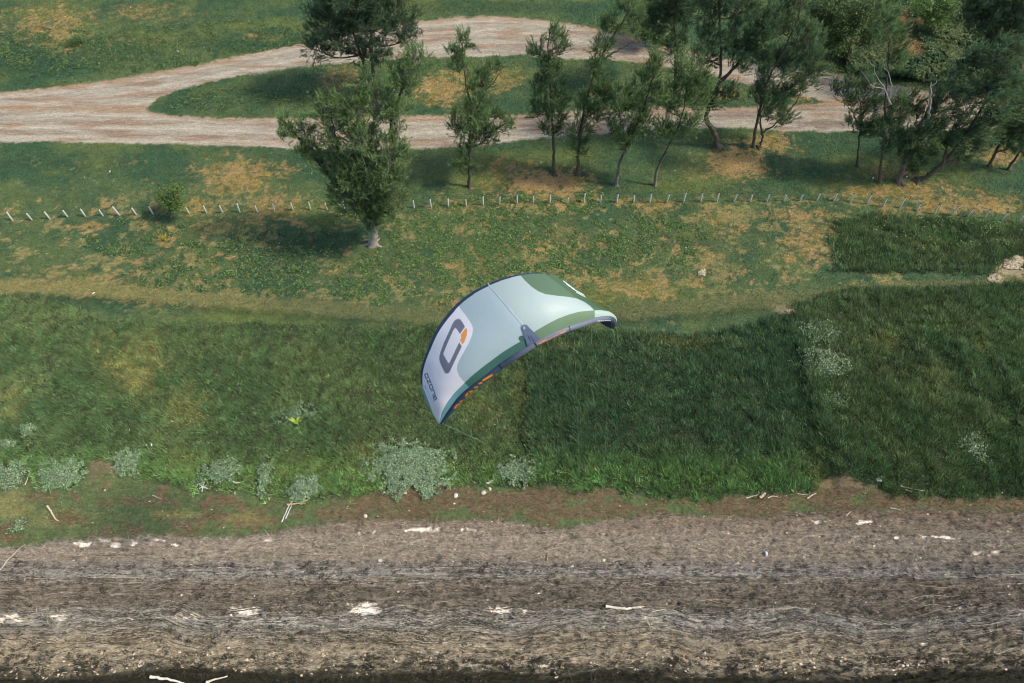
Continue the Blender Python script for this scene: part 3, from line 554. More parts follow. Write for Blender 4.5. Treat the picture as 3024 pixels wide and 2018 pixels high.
TREES = [
 dict(base=(855,560), trunks=[[(855,560),(858,520),(850,470),(845,400),(850,330),(860,260)],[(855,530),(790,450),(730,370),(680,310),(655,290)],[(853,520),(895,430),(905,350),(900,270),(930,190),(950,130)],[(850,480),(800,400),(770,320),(760,260)]],
  lobes=[(858,500,40,26),(835,462,50,34),(885,455,42,34),(870,410,46,36),(815,395,44,34),(858,482,50,36),(800,440,50,38),(905,450,36,36),(840,380,70,44),(765,385,48,36),(715,345,34,30),(690,310,30,22),(655,292,22,18),(760,300,40,36),(825,300,50,44),(895,330,36,50),(800,240,42,32),(868,245,44,34),(915,270,26,34),(925,200,26,30),(955,140,32,20),(915,170,24,24),(832,190,14,24),(745,250,24,22),(905,400,36,30)],
  label='large spreading needle tree nearest the camera, standing alone above the kite', rad=.34, bark=(150,142,134), dens=1.0, wind=(0,0,.9), hi=.4),
 dict(base=(858,216), trunks=[[(858,216),(856,170),(852,110),(850,40),(845,-40)],[(852,214),(835,150),(815,90),(790,20),(770,-40)]],
  lobes=[(755,60,50,46),(718,105,24,30),(800,30,56,50),(855,60,64,44),(905,45,55,38),(945,80,34,16),(872,112,32,22),(835,138,38,24),(775,112,34,20),(880,-20,76,44),(790,-40,60,40),(728,30,30,34)],
  label='dark umbrella shaped needle tree on the grass island, cut by the top edge', rad=.26, leafc=(60,92,72), wind=(0,0,.5), hi=.1),
 dict(base=(1077,428), trunks=[[(1077,428),(1077,380),(1080,320),(1082,250),(1068,180),(1060,100)],[(1082,280),(1110,220),(1150,165)]],
  lobes=[(1072,90,16,20),(1040,112,13,22),(1055,150,18,22),(1100,200,38,26),(1142,165,18,10),(1085,240,42,34),(1058,290,28,30),(1115,275,38,30),(1162,290,26,14),(1078,335,36,26),(1062,372,26,16),(1118,325,28,20)],
  label='slim needle tree with a gappy pointed top, second from the left in the row', rad=.17),
 dict(base=(1271,402), trunks=[[(1271,402),(1270,340),(1268,280),(1262,200),(1258,120),(1264,60)]],
  lobes=[(1268,75,15,20),(1282,110,20,26),(1238,130,24,26),(1262,165,24,24),(1240,205,26,24),(1282,215,22,24),(1250,260,28,28),(1285,270,20,24),(1265,305,28,16),(1222,250,10,16)],
  label='straight upright narrow tree with a bare lower trunk, left of the closely spaced trunks', rad=.15, leafc=(66,98,70)),
 dict(base=(1325,402), trunks=[[(1325,402),(1328,340),(1335,280),(1352,210),(1370,150),(1400,95),(1440,30),(1455,-20)],[(1375,140),(1420,115),(1465,85)]],
  lobes=[(1440,20,28,36),(1402,58,30,24),(1462,60,18,34),(1385,105,22,22),(1368,150,22,28),(1380,200,30,28),(1340,250,26,26),(1325,295,24,24),(1330,335,26,16),(1365,255,22,20)],
  label='tall thin tree curving right with a pale bare twig standing in its middle', rad=.16, dead=[([(1334,268),(1335,248),(1334,228)],.03)]),
 dict(base=(1413,428), trunks=[[(1413,428),(1422,380),(1435,345),(1455,300),(1480,240),(1500,170),(1505,120)],[(1432,355),(1425,300),(1420,240)]],
  lobes=[(1505,150,16,32),(1482,190,26,26),(1500,215,22,24),(1425,210,26,24),(1455,250,30,28),(1412,260,28,24),(1480,275,24,26),(1435,305,30,22),(1465,320,20,16),(1400,300,14,12),(1440,340,14,10)],
  label='slender tree with a bent grey trunk, right of the two straight bare trunks', rad=.15, hi=.45, bark=(120,110,104)),
 dict(base=(1503,425), trunks=[[(1503,425),(1508,390),(1525,355),(1540,325),(1560,280),(1575,210),(1580,140)]],
  lobes=[(1558,140,14,26),(1580,170,26,32),(1612,170,18,36),(1560,215,28,26),(1605,230,28,26),(1535,255,22,22),(1580,275,30,20),(1545,300,26,18),(1520,290,16,16)],
  label='small tree with an s shaped trunk, fourth of the closely spaced trunks by the posts', rad=.14, hi=.45, bark=(118,108,100)),
 dict(base=(1552,215), trunks=[[(1552,215),(1550,150),(1548,80),(1545,0)]],
  lobes=[(1550,40,50,46),(1515,10,40,40),(1590,20,44,44),(1550,100,30,26),(1500,60,20,24),(1545,-20,60,30)],
  label='dark tree behind the row on the grass island with bleached twigs on its left side', rad=.2, leafc=(52,84,64), wind=(0,0,.5), hi=.12, dead=[([(1540,145),(1505,128),(1480,110),(1462,82)],.05),([(1505,128),(1490,90),(1496,55)],.03)]),
 dict(base=(1647,340), trunks=[[(1647,340),(1640,305),(1620,272),(1632,235),(1650,190),(1655,120),(1650,40),(1655,-20)],[(1650,190),(1690,150),(1720,100)]],
  lobes=[(1640,20,44,44),(1700,30,50,44),(1620,85,36,36),(1690,105,44,30),(1738,80,32,38),(1618,140,26,24),(1700,150,26,16),(1668,205,28,14),(1625,235,30,18),(1665,-30,70,30),(1755,40,26,34)],
  label='big tree with a thick crooked dark trunk bending left then right', rad=.27, leafc=(58,90,68), hi=.2),
 dict(base=(1738,338), trunks=[[(1730,338),(1733,300),(1742,260),(1755,200),(1790,130),(1830,50),(1840,-20)],[(1745,338),(1752,305),(1780,285),(1830,230),(1850,160)],[(1750,310),(1745,270),(1760,220)]],
  lobes=[(1832,10,40,40),(1790,70,40,36),(1850,85,36,40),(1750,130,28,34),(1810,145,42,34),(1862,150,26,28),(1755,195,28,28),(1805,215,36,30),(1852,205,26,20),(1765,250,28,28),(1800,270,26,20),(1735,230,18,20),(1875,110,18,30)],
  label='full bushy tree rising on twin trunks from an orange dry patch', rad=.17, leafc=(66,98,76)),
 dict(base=(1968,380), trunks=[[(1968,380),(1972,320),(1976,270),(1970,220),(1960,180)],[(1974,290),(1950,250),(1925,210)],[(1975,270),(2000,230),(2010,200)]],
  lobes=[(1962,190,22,22),(1925,202,18,12),(1945,232,18,12),(1995,205,22,20),(1975,235,24,20),(2005,235,16,18),(1962,275,22,14),(1995,275,20,16),(1978,300,20,10)],
  label='small slender dark tree standing first left of the right hand thicket', rad=.10, leafc=(58,88,66), hi=.25),
 dict(base=(2020,417), trunks=[[(2020,417),(2026,350),(2030,290),(2032,230),(2038,150),(2040,70)]],
  lobes=[(2038,50,28,28),(2055,95,26,28),(2020,80,20,20),(2050,140,20,24),(2050,270,26,24),(2030,310,28,20),(2065,310,20,18),(2018,285,16,16),(2040,345,18,12),(2062,235,14,20)],
  label='thin straight tree with forked bare white branches over the gravel track', rad=.15, dead=[([(2046,240),(2030,205),(2010,170),(1996,140)],.05),([(2030,205),(2000,195),(1978,165)],.035),([(2040,235),(2045,190),(2030,150),(2032,130)],.04)]),
 dict(base=(2066,417), trunks=[[(2062,417),(2075,380),(2090,340),(2110,290),(2130,250),(2145,190)]],
  lobes=[(2080,355,30,18),(2105,315,34,24),(2070,310,24,20),(2130,265,28,28),(2095,250,22,22),(2150,300,26,20),(2160,240,20,24),(2100,385,20,12),(2120,345,24,14)],
  dens=1.05, label='leaning tree with a broken white snag pointing up out of its crown', rad=.24, leafc=(52,82,62), bark=(110,100,94), dead=[([(2126,285),(2133,250),(2136,215),(2137,190)],.13),([(2137,198),(2146,192),(2152,188)],.05),([(2122,320),(2135,305),(2150,295)],.07)]),
 dict(base=(2108,415), trunks=[[(2106,415),(2140,395),(2170,370),(2200,330),(2240,270),(2290,180),(2310,100)],[(2160,378),(2210,365),(2270,355)],[(2165,375),(2175,330),(2190,280)]],
  lobes=[(2215,350,40,20),(2180,335,30,20),(2250,315,34,26),(2205,290,32,26),(2250,260,34,30),(2190,240,26,26),(2290,240,34,34),(2240,200,36,30),(2290,170,36,40),(2240,140,34,30),(2300,110,34,34),(2190,190,24,26)],
  dens=1.05, label='low trunk leaning hard to the right and carrying a windswept crown', rad=.24, leafc=(56,88,70), wind=(.6,0,.6)),
 dict(base=(2272,382), trunks=[[(2270,382),(2285,350),(2300,310),(2318,260),(2335,200)],[(2285,350),(2320,340),(2350,335)]],
  lobes=[(2296,320,26,20),(2318,280,28,26),(2290,270,22,24),(2335,230,28,30),(2310,200,24,26),(2330,315,24,18)],
  dens=1.05, label='leaning dark tree left of the last trunk at the right edge', rad=.16, leafc=(54,86,66), wind=(.6,0,.6)),
 dict(base=(2314,389), trunks=[[(2312,389),(2330,365),(2350,330),(2370,280),(2385,220)]],
  lobes=[(2340,345,22,16),(2362,310,28,24),(2385,260,30,30),(2350,270,20,22),(2375,210,30,30)],
  dens=1.05, label='last leaning tree trunk at the right edge of the frame', rad=.15, leafc=(54,86,66), wind=(.6,0,.6)),
 dict(base=(2350,225), trunks=[[(2350,225),(2345,160),(2335,80),(2325,0),(2320,-40)],[(2348,180),(2300,100),(2260,30)]],
  lobes=[(2325,50,40,44),(2350,0,50,44),(2275,35,36,40),(2232,40,28,34),(2340,120,34,34),(2280,90,30,28),(2300,-20,60,30),(2235,0,30,30)],
  dens=1.05, label='tall dense tree filling the upper right corner behind the thicket', rad=.25, leafc=(52,84,66), hi=.15),
]
for i, t in enumerate(TREES):
    tree(seed=100 + i, **t)
BUSH = [
 dict(base=(1945,140), trunks=[[(1945,140),(1950,110),(1960,70)],[(1940,135),(1932,100),(1920,60)]], lobes=[(1925,50,46,38),(1975,45,44,40),(1905,90,26,20),(1950,10,60,36),(1995,80,24,22),(1890,30,30,36)],
  label='dark broadleaf bush with thin red brown stems left of the bare slope', leafc=(46,76,44), cat='bush', name='broadleaf_bush', broad=True, rad=.10, bark=(150,118,92), group='broadleaf bushes at the top edge', plume=(.7,1.3)),
 dict(base=(2150,80), trunks=[[(2150,80),(2152,60),(2155,30)]], lobes=[(2140,40,30,26),(2170,20,36,28),(2120,15,24,20)],
  label='mid green leafy bush on the weedy slope beside the bare soil', leafc=(74,112,60), cat='bush', name='broadleaf_bush', broad=True, rad=.08, group='broadleaf bushes at the top edge', plume=(.7,1.2)),
 dict(base=(392,500), trunks=[[(392,500),(391,484),(390,462)],[(392,492),(400,476),(406,458)],[(392,492),(382,476),(376,460)]], lobes=[(392,452,22,20),(404,436,18,14),(376,446,14,14),(410,462,12,14),(385,472,12,10)],
  label='small round broadleaf tree growing in the line of posts at left', leafc=(62,94,46), cat='small tree', name='broadleaf_tree', broad=True, rad=.09, bark=(140,124,108), group=None, plume=(.55,.85), dens=1.0),
 dict(base=(176,98), trunks=[[(176,98),(176,92),(176,84)]], lobes=[(176,88,13,8),(168,92,9,6)],
  label='lone low shrub in the yellowish grass at the upper left', leafc=(60,94,58), cat='shrub', name='low_shrub', broad=True, rad=.05, group=None, plume=(.5,.8), dens=1.5),
 dict(base=(1480,100), trunks=[[(1480,100),(1482,70),(1485,40)]], lobes=[(1485,55,26,28),(1510,80,22,18),(1500,15,40,26)],
  label='dark bush crowding the far verge behind the bleached twigs', leafc=(48,80,52), cat='bush', name='broadleaf_bush', broad=True, rad=.07, group='broadleaf bushes at the top edge', plume=(.7,1.2)),
]
for i, t in enumerate(BUSH): tree(seed=200 + i, **t)

# ------------------------------------------------------------------ row of white posts
POSTS = [(22,495),(66,493),(108,491),(150,488),(191,487),(232,486),(270,485),(310,485),(348,483),(430,480),(470,478),(507,478),(547,477),(588,477),(627,474),(670,473),(710,471),(748,470),(788,469),
 (949,466),(988,465),(1028,463),(1069,462),(1108,460),(1146,459),(1186,458),(1224,457),(1262,457),(1302,457),(1340,456),(1378,456),(1416,456),(1455,455),(1492,454),(1531,455),(1570,454),(1609,454),(1647,454),(1686,453),(1724,452),(1762,452),(1801,451),(1839,450),(1878,450),(1917,450),(1955,453),(1993,458),(2030,464),(2068,467),(2108,473),(2148,480),(2186,485),(2224,488),(2261,492),(2302,497),(2340,502)]
def ordinal(k):
    ones = ['','first','second','third','fourth','fifth','sixth','seventh','eighth','ninth','tenth','eleventh','twelfth','thirteenth','fourteenth','fifteenth','sixteenth','seventeenth','eighteenth','nineteenth']
    if k < 20: return ones[k]
    tens = {2: ('twenty', 'twentieth'), 3: ('thirty', 'thirtieth'), 4: ('forty', 'fortieth'), 5: ('fifty', 'fiftieth')}[k // 10]
    return tens[1] if k % 10 == 0 else tens[0] + ' ' + ones[k % 10]
def post_mesh():
    mb = MB(); z = [0 - .2, 0, .3, .7, 1.0, 1.03]; R = [.078, .078, .076, .073, .07, .062]
    mb.tube([(0, 0, a) for a in z], R, 12, np.array([C3(150, 146, 128), C3(160, 158, 142), C3(186, 190, 178), C3(196, 202, 192), C3(192, 198, 190), C3(182, 188, 180)]), rough=.05, rng=rng); return mb
p0 = empty('white_post'); pb = post_mesh().build('post_body', M_post, p0)
mb = MB(); mb.tube([(0, 0, 1.036), (0, 0, 1.10)], [.068, .056], 12, C3(64, 60, 54)); pc = mb.build('post_cap', M_post, p0)
rp = random.Random(5)
nleft = 19
for i, (X, Y) in enumerate(POSTS):
    if i == 0: o = p0; ob, oc = pb, pc
    else:
        o = p0.copy(); COL.objects.link(o); ob = pb.copy(); ob.parent = o; COL.objects.link(ob); oc = pc.copy(); oc.parent = o; COL.objects.link(oc)
    x, y = ground_pt(X + (.0048 * (1200 - X)), Y + 10); x, y = float(x), float(y)
    o.location = (x, y, float(zat(x, y))); s = rp.uniform(.92, 1.08); o.scale = (s, s, s * rp.uniform(.9, 1.1)); o.rotation_euler = (rp.gauss(0, .035), rp.gauss(0, .04), rp.uniform(0, 6))
    side = ordinal(i + 1) + ' from the left end' if i < nleft else ordinal(len(POSTS) - i) + ' from the right end'
    tag(o, 'short whitish wooden post, %s of the post row' % side, 'post', 'whitish posts in a row across the meadow')

# ------------------------------------------------------------------ driftwood, stones and small things
def stick(path, r, label, col=(206, 196, 182), name='driftwood', cat='driftwood', group='driftwood lying on the shore', branches=(), lift=.06, taper=.5):
    P0 = [ground_pt(a, b) for a, b in path]; cx = float(np.mean([p[0] for p in P0])); cy = float(np.mean([p[1] for p in P0]))
    t = MB(); P = np.array([(float(a) - cx, float(b) - cy, 0) for a, b in P0]); S = spline(P, max(6, 5 * len(P))); zz = zat(S[:, 0] + cx, S[:, 1] + cy); S[:, 2] = np.convolve(np.pad(zz, 2, 'edge'), np.ones(5) / 5, 'valid') + r * .8 + lift
    S += rng.normal(size=S.shape) * r * .18
    t.tube(S, np.linspace(r, r * taper, len(S)), 8, np.array(C3(*col)), rough=.35, rng=rng)
    o = t.build(name, M_wood); o.location = (cx, cy, 0); tag(o, label, cat, group)
    for bp, br in branches:
        q = np.array([(float(ground_pt(a, b)[0]) - cx, float(ground_pt(a, b)[1]) - cy, 0) for a, b in bp]); q[:, 2] = zat(q[:, 0] + cx, q[:, 1] + cy) + r + lift + .02
        b_ = MB(); b_.tube(spline(q, 8), np.linspace(br, br * .4, 8), 7, np.array(C3(*col)), rough=.3, rng=rng); b_.build('branch', M_wood, o)
    return o
stick([(1390,1393),(1412,1397),(1440,1400),(1455,1396),(1470,1395)], .09, 'thick bent bleached log lying on the grey wrack line, biggest on the beach', (226,214,198), taper=.75)
stick([(1495,1406),(1510,1404),(1525,1401)], .03, 'thin pale stick just right of the thick bent log')
stick([(352,1556),(375,1559),(400,1563),(425,1570)], .09, 'stout bleached branch in the dark water at the bottom edge, left of two', (222,212,196), lift=.35)
stick([(480,1568),(500,1562),(527,1555)], .07, 'bleached branch in the dark water at the bottom edge, right of two', (214,200,178), lift=.35)
stick([(2,1312),(25,1285),(45,1264),(60,1250)], .025, 'long thin cane lying slantwise at the left edge of the beach', (214,206,190), taper=.4)
stick([(108,1162),(118,1176),(126,1190),(134,1196)], .07, 'curved pale driftwood branch on the left grassy fringe', (208,192,166))
stick([(646,1199),(654,1182),(662,1165),(672,1150),(684,1132)], .045, 'long pale upright stick in the crossed driftwood pile', (206,202,200), group='sticks of the crossed driftwood pile')
stick([(656,1192),(662,1178),(670,1162)], .05, 'short grey stick lying beside the long one in the crossed pile', (190,188,188), group='sticks of the crossed driftwood pile', lift=.12)
stick([(660,1160),(680,1158),(700,1152),(708,1148)], .055, 'light brown stick lying sideways across the crossed pile', (196,170,136), group='sticks of the crossed driftwood pile', lift=.16, branches=[([(684,1157),(694,1158),(702,1158)], .03)])
stick([(458,1112),(466,1118),(478,1122)], .05, 'small bleached forked branch pile below the ragged silver plant patch', (214,214,214), branches=[([(464,1130),(466,1118),(470,1108)], .035), ([(458,1122),(468,1118),(476,1114)], .03)])
stick([(1118,1112),(1125,1108),(1132,1103)], .09, 'stubby grey driftwood chunk right of the brown mound', (190,186,176))
stick([(1712,1144),(1725,1140),(1740,1136)], .04, 'thin curved stick at the foot of the tall grass, left of the pale chunk')
stick([(1745,1142),(1750,1138),(1755,1133)], .10, 'short thick pinkish driftwood chunk at the grass foot', (214,186,160), taper=.9)
stick([(1762,1144),(1772,1139),(1785,1141)], .04, 'thin bent stick right of the pinkish driftwood chunk')
stick([(1852,1145),(1862,1138),(1872,1133)], .05, 'straight pale stick below the corner of the tall grass')
stick([(1830,1134),(1845,1136),(1858,1137)], .025, 'faint thin twig left of the straight pale stick')
stick([(2062,1120),(2085,1125),(2115,1130)], .05, 'long thin stick lying along the foot of the right hand grass', (208,200,188))
stick([(2074,1128),(2082,1130),(2090,1131)], .06, 'short tan driftwood piece just under the long thin stick', (204,176,146))
stick([(2040,1168),(2055,1171),(2065,1174)], .03, 'thin stick at the upper edge of the beach, right side')
stick([(1938,1188),(1944,1182),(1951,1176)], .03, 'thin slanting stick at the upper beach between sand patches')
stick([(535,1107),(545,1109),(553,1108)], .05, 'short white driftwood piece in grass left of the narrow silver plant', (222,214,200))
stick([(350,1137),(362,1142),(372,1146)], .03, 'small pale twig in the fringe grass below the bare hollow')
stick([(117,1095),(118,1108),(117,1121)], .035, 'thin upright looking twig beside the wide silver plant patch')
stick([(60,1115),(66,1104),(70,1095)], .03, 'thin pale twig under the leftmost silver plant patch')
stick([(700,1335),(706,1345),(712,1352)], .03, 'small dark tipped twig on the brown mid beach', (150,138,124))
stick([(2150,1376),(2158,1372),(2165,1367)], .03, 'slim tan reed on the brown beach far right', (196,166,120))
stick([(1620,1378),(1650,1385),(1680,1392)], .02, 'thin tan reed across the darker band of beach, right of the thick log', (186,160,122))
stick([(2110,1345),(2145,1350),(2180,1352)], .02, 'thin straw coloured reed on the upper right beach band', (196,166,120))
stick([(1255,1290),(1256,1280),(1257,1271)], .05, 'short upright brown stake piece on the mid beach', (170,144,108)) 
def rock(X, Y, r, label, col=(206, 200, 190), flat=.6, name='rock', cat='rock', group='pale stones lying near the shore'):
    import bmesh
    x, y = ground_pt(X, Y); x, y = float(x), float(y); bm = bmesh.new(); bmesh.ops.create_icosphere(bm, subdivisions=3, radius=1)
    sd_ = rng.uniform(0, 50)
    for v in bm.verts:
        d = 1 + .5 * (float(fbm(np.array(v.co.x * 1.3 + sd_), np.array(v.co.y * 1.3 + v.co.z * .9), 2, 4)) - .5) * 2 * .6
        v.co = Vector((v.co.x * d * 1.3, v.co.y * d, v.co.z * d * flat)) * r
    me = bpy.data.meshes.new(name); bm.to_mesh(me); bm.free(); me.materials.append(M_stone)
    a = me.color_attributes.new('tint', 'FLOAT_COLOR', 'POINT'); c = np.ones((len(me.vertices), 4), np.float32); c[:, :3] = C3(*col); a.data.foreach_set('color', c.ravel())
    for p in me.polygons: p.use_smooth = True
    o = bpy.data.objects.new(name, me); COL.objects.link(o); o.location = (x, y, float(zat(x, y)) + r * flat * .5); o.rotation_euler = (0, 0, rng.uniform(0, 6)); return tag(o, label, cat, group)
rock(1110, 1131, .15, 'round grey stone beside the brown mound, lower of two'); rock(1124, 1122, .10, 'small round stone under the grey driftwood chunk')
rock(838, 1184, .12, 'pale flat stone in green fringe left of the mound'); rock(930, 1131, .1, 'small pale stones at the left foot of the brown mound', (210,186,150)); rock(1046, 1138, .15, 'angular pale stone right of the brown mound')
rock(2012, 1106, .16, 'flat white stone below the right hand bank of grass', (220,216,206), .35); rock(2020, 1100, .12, 'small white stone chip above the flat white one', (226,222,214), .3)
rock(872, 1288, .14, 'flat oval pale stone alone on the smooth upper beach', (214,206,192), .3)
rock(1385, 1287, .1, 'small cream stone on mid beach right of centre', (216,200,172)); rock(2003, 1640 - 385, .07, 'tiny cream stone on the upper right beach', (216,200,172))
def pile(cx, cy, rx, ry, n, r, label, col, name='rubble_pile', cat='rubble'):
    x0, y0 = ground_pt(cx, cy); x = []; q = np.clip(rng.normal(size=(n, 2)) * .45, -.8, .8)
    xs, ys = ground_pt(cx + q[:, 0] * rx, cy + q[:, 1] * ry)
    o = lumps(name, xs, ys, zat(xs, ys) + .06, rng.gamma(4, r / 4, n), .6, jitter(np.array(C3(*col)) * np.ones((n, 3)), .15), M_stone); return tag(o, label, cat)
pile(1610, 626, 8, 7, 130, .06, 'little heap of whitish stones in the open meadow right of the kite', (172,160,136))
pile(2322, 606, 24, 16, 260, .09, 'pale broken rubble heap in the grass at the right edge', (172,160,136))
pile(2280, 640, 14, 10, 120, .09, 'round pale rubble ring lower left of the rubble heap', (172,160,136))
pile(1815, 717, 12, 6, 60, .08, 'few tan stones on the bare spot where the tall grass begins', (200,178,140))
# agave-like yellow seedling and the lime leaf plant
def fan_plant(X, Y, n, L, col, label, name, wdt=.05, spread=.7, soil=False):
    x, y = ground_pt(X, Y); x, y = float(x), float(y); t = empty(name, (x, y, float(zat(x, y)))); tag(t, label, 'plant')
    for k in range(n):
        a = rng.uniform(0, 6.28); s = spread * rng.uniform(.2, 1); Lk_ = L * rng.uniform(.6, 1); e = np.array([math.cos(a) * s, math.sin(a) * s, 1.]); e /= np.linalg.norm(e)
        m = MB(); m.tube([(0, 0, 0), e * Lk_ * .5 + np.array([0, 0, .05]), e * Lk_ + np.array([math.cos(a) * .1, math.sin(a) * .1, -.08])], [wdt, wdt * .8, wdt * .1], 5, np.array(C3(*col)) * rng.uniform(.8, 1.15)); m.build('leaf', M_broad, t)
fan_plant(380, 552, 14, 1.3, (176,164,70), 'yellow spiky seedling in a small bare reddish patch below the round small tree', 'spiky_plant', .035, .8)
fan_plant(680, 972, 11, .75, (190,214,90), 'bright lime green leafy plant alone in the dark tall grass', 'lime_plant', .07, 1.1)
# small white litter flecks
def litter(X, Y, s, label, col=(226, 230, 234)):
    x, y = ground_pt(X, Y); x, y = float(x), float(y); m = MB(); a = rng.uniform(0, 3.1)
    P = [(-s * math.cos(a), -s * math.sin(a), 0), (0, .2 * s, s * .5), (s * math.cos(a), s * math.sin(a), .02)]
    m.tube(P, [s * .25, s * .5, s * .3], 6, np.array(C3(*col)), rough=.5, rng=rng); o = m.build('litter_scrap', M_post); L_ = layout(np.array(x), np.array(y)); o.location = (x, y, float(zat(x, y)) + (.5 if float(L_['tall']) > .5 else .08)); tag(o, label, 'litter', 'white scraps of litter')
litter(326 / K, 509 / K, .10, 'white litter scrap in the lawn above the left posts'); litter(277 / K, 867 / K, .10, 'white litter scrap on the mown strip at left')
litter(2259 / K, 1640 / K, .16, 'bluish white plastic scrap on the upper right beach', (214, 224, 244)); litter(1591 / K, 1755 / K, .09, 'tiny white scrap on the dark mid beach, centre')
litter(409, 121, .12, 'white fleck at the verge of the upper gravel lane at left'); litter(2578 / K, 527 / K, .12, 'white scrap at the foot of the thin straight tree')
litter(2677 / K, 524 / K, .10, 'white scrap right of the leaning snag tree foot'); litter(2512 / K, 200 / K, .12, 'white scrap at the far verge of the track, right side')
litter(1993 / K, 506 / K, .08, 'white scrap in grass between the s shaped trunk and the crooked trunk'); litter(2025 / K, 733 / K, .08, 'tiny white scrap in the meadow above the stone heap')
litter(1690 / K, 1677 / K, .09, 'small bluish scrap beside the grey streak on the beach', (206, 216, 230)); litter(455 / K, 1322 / K, .09, 'tiny white fleck in the tall grass left of centre')

# ------------------------------------------------------------------ kite
KS = 3.136
def kp(cx, cy, d):                # point seen at crop coordinates (cx, cy), d metres beyond the nearest kite depth
    px = (1200 + np.asarray(cx) / KS - 1512) / FPX; py = (780 + np.asarray(cy) / KS - 1009) / FPX; D = 19.5 + np.asarray(d)
    return np.stack([px * D, (st - py * ct) * D, CAMH + (-ct - py * st) * D], -1)
#        LE x, y, d     MID x, y, d     TE x, y, d
ST = [(303,1487,2.45, 301,1484,2.45, 299,1481,2.5),
      (365,1400,2.1, 300,1395,2.05, 238,1378,2.3),
      (430,1310,1.75, 305,1300,1.60, 178,1268,2.0),
      (500,1222,1.42, 325,1190,1.25, 138,1125,1.75),
      (585,1147,1.12, 375,1085,.95, 137,985,1.5),
      (715,1052,.78, 460,950,.62, 182,830,1.22),
      (868,928,.48, 590,770,.30, 290,588,.92),
      (1015,832,.25, 780,590,.05, 500,338,.68),
      (1185,722,.08, 985,450,-.12, 757,183,.5),
      (1345,645,.10, 1200,380,-.10, 1030,98,.5),
      (1480,588,.25, 1370,345,.06, 1262,86,.72),
      (1600,548,.48, 1512,345,.30, 1440,142,1.05),
      (1735,505,.82, 1650,372,.72, 1592,240,1.5),
      (1848,482,1.15, 1778,400,1.15, 1702,345,1.95),
      (1918,494,1.5, 1875,440,1.55, 1758,445,2.35),
      (1948,540,1.85, 1922,500,1.9, 1800,540,2.6),
      (1925,600,2.3, 1912,598,2.35, 1895,597,2.5)]
ST = np.array(ST, float)
NU, NV = 900, 260
su = spline(np.c_[ST[:, 0:3]], NU), spline(np.c_[ST[:, 3:6]], NU), spline(np.c_[ST[:, 6:9]], NU)
vv = np.linspace(0, 1, NV)[None, :, None]
A_, M_, B_ = su[0][:, None], su[1][:, None], su[2][:, None]
CTL = 2 * M_ - .5 * (A_ + B_)
G = (1 - vv) ** 2 * A_ + 2 * vv * (1 - vv) * CTL + vv ** 2 * B_          # (NU, NV, 3) crop x, y, depth
KP = kp(G[..., 0], G[..., 1], G[..., 2])
dU = np.gradient(KP, axis=0); dV = np.gradient(KP, axis=1); KN = np.cross(dU, dV); KN /= np.linalg.norm(KN, axis=-1)[..., None] + 1e-9
vd = KP - np.array([0, 0, CAMH]); mid_n = KN[NU // 2, NV // 2]; 
if (mid_n @ vd[NU // 2, NV // 2]) > 0: KN = -KN                          # outward, towards the sky side
# cells between sewn seams bulge slightly
def inside(px, py, poly):
    poly = np.asarray(poly, float); r = np.zeros(px.shape, bool); j = len(poly) - 1
    for i in range(len(poly)):
        xi, yi = poly[i]; xj, yj = poly[j]
        c = ((yi > py) != (yj > py)) & (px < (xj - xi) * (py - yi) / (yj - yi + 1e-12) + xi); r ^= c; j = i
    return r
band = curve([(300,1478),(310,1450),(330,1370),(380,1280),(440,1200),(540,1100),(600,1042),(700,960),(800,885),(900,812),(1000,750),(1100,692),(1200,618),(1300,560),(1400,508),(1500,470),(1600,442),(1730,430),(1800,428),(1870,437),(1920,462),(1950,520)])
WHITE = [(497,408),(545,470),(600,550),(615,585),(617,615),(608,660),(580,730),(530,820),(490,890),(470,940),(468,985),(490,1040),(540,1100),(450,1190),(380,1280),(330,1380),(312,1450),(304,1500),(288,1462),(240,1375),(212,1290),(170,1180),(140,1112),(80,1112),(80,300),(440,300)]
GREEN = [(1040,60),(1058,108),(1100,155),(1160,212),(1220,252),(1290,280),(1400,295),(1500,305),(1580,320),(1650,352),(1700,388),(1740,430),(1800,428),(1870,437),(1905,450),(2050,450),(2050,40),(1040,40)]
Tq = lambda d, c=(1230., 900.), s=4.128: [((c[0] + a / s - 1200) * KS, (c[1] + b / s - 780) * KS) for a, b in d]     # second close-up -> crop coordinates
RING = Tq([(510,172),(535,182),(560,218),(590,268),(530,358),(492,298),(470,285),(455,300),(400,420),(325,600),(385,715),(400,712),(520,458),(552,510),(470,680),(400,830),(365,842),(345,832),(290,720),(275,660),(285,600),(330,470),(400,320),(445,220),(475,185)])
ORAN = Tq([(602,282),(614,300),(618,340),(610,380),(585,450),(565,482),(556,478),(530,435),(545,405),(540,375),(548,355),(580,310)])
def letters(txt, o, d, u, w_, h_, gap, th):
    """strokes of a wide rounded lettering: lists of segments in crop coordinates"""
    segs = []
    G_ = {'O': [(0,0,1,0),(1,0,1,1),(1,1,0,1),(0,1,0,0)], 'Z': [(0,1,1,1),(1,1,0,0),(0,0,1,0)], 'N': [(0,0,0,1),(0,1,1,1),(1,1,1,0)], 'E': [(1,1,0,1),(0,1,0,0),(0,0,1,0),(0,.5,.9,.5)]}
    for i, c in enumerate(txt):
        for a, b, e, f in G_[c]:
            P = [np.array(o) + np.array(d) * ((i * (w_ + gap)) + q * w_) + np.array(u) * (r * h_) for q, r in ((a, b), (e, f))]; segs.append((P[0], P[1], th))
    return segs
def dseg(px, py, a, b):
    v = b - a; t = np.clip(((px - a[0]) * v[0] + (py - a[1]) * v[1]) / (v @ v), 0, 1); return np.hypot(px - a[0] - t * v[0], py - a[1] - t * v[1])
q2 = lambda a, b: np.array(Tq([(a, b)])[0])
LET = []
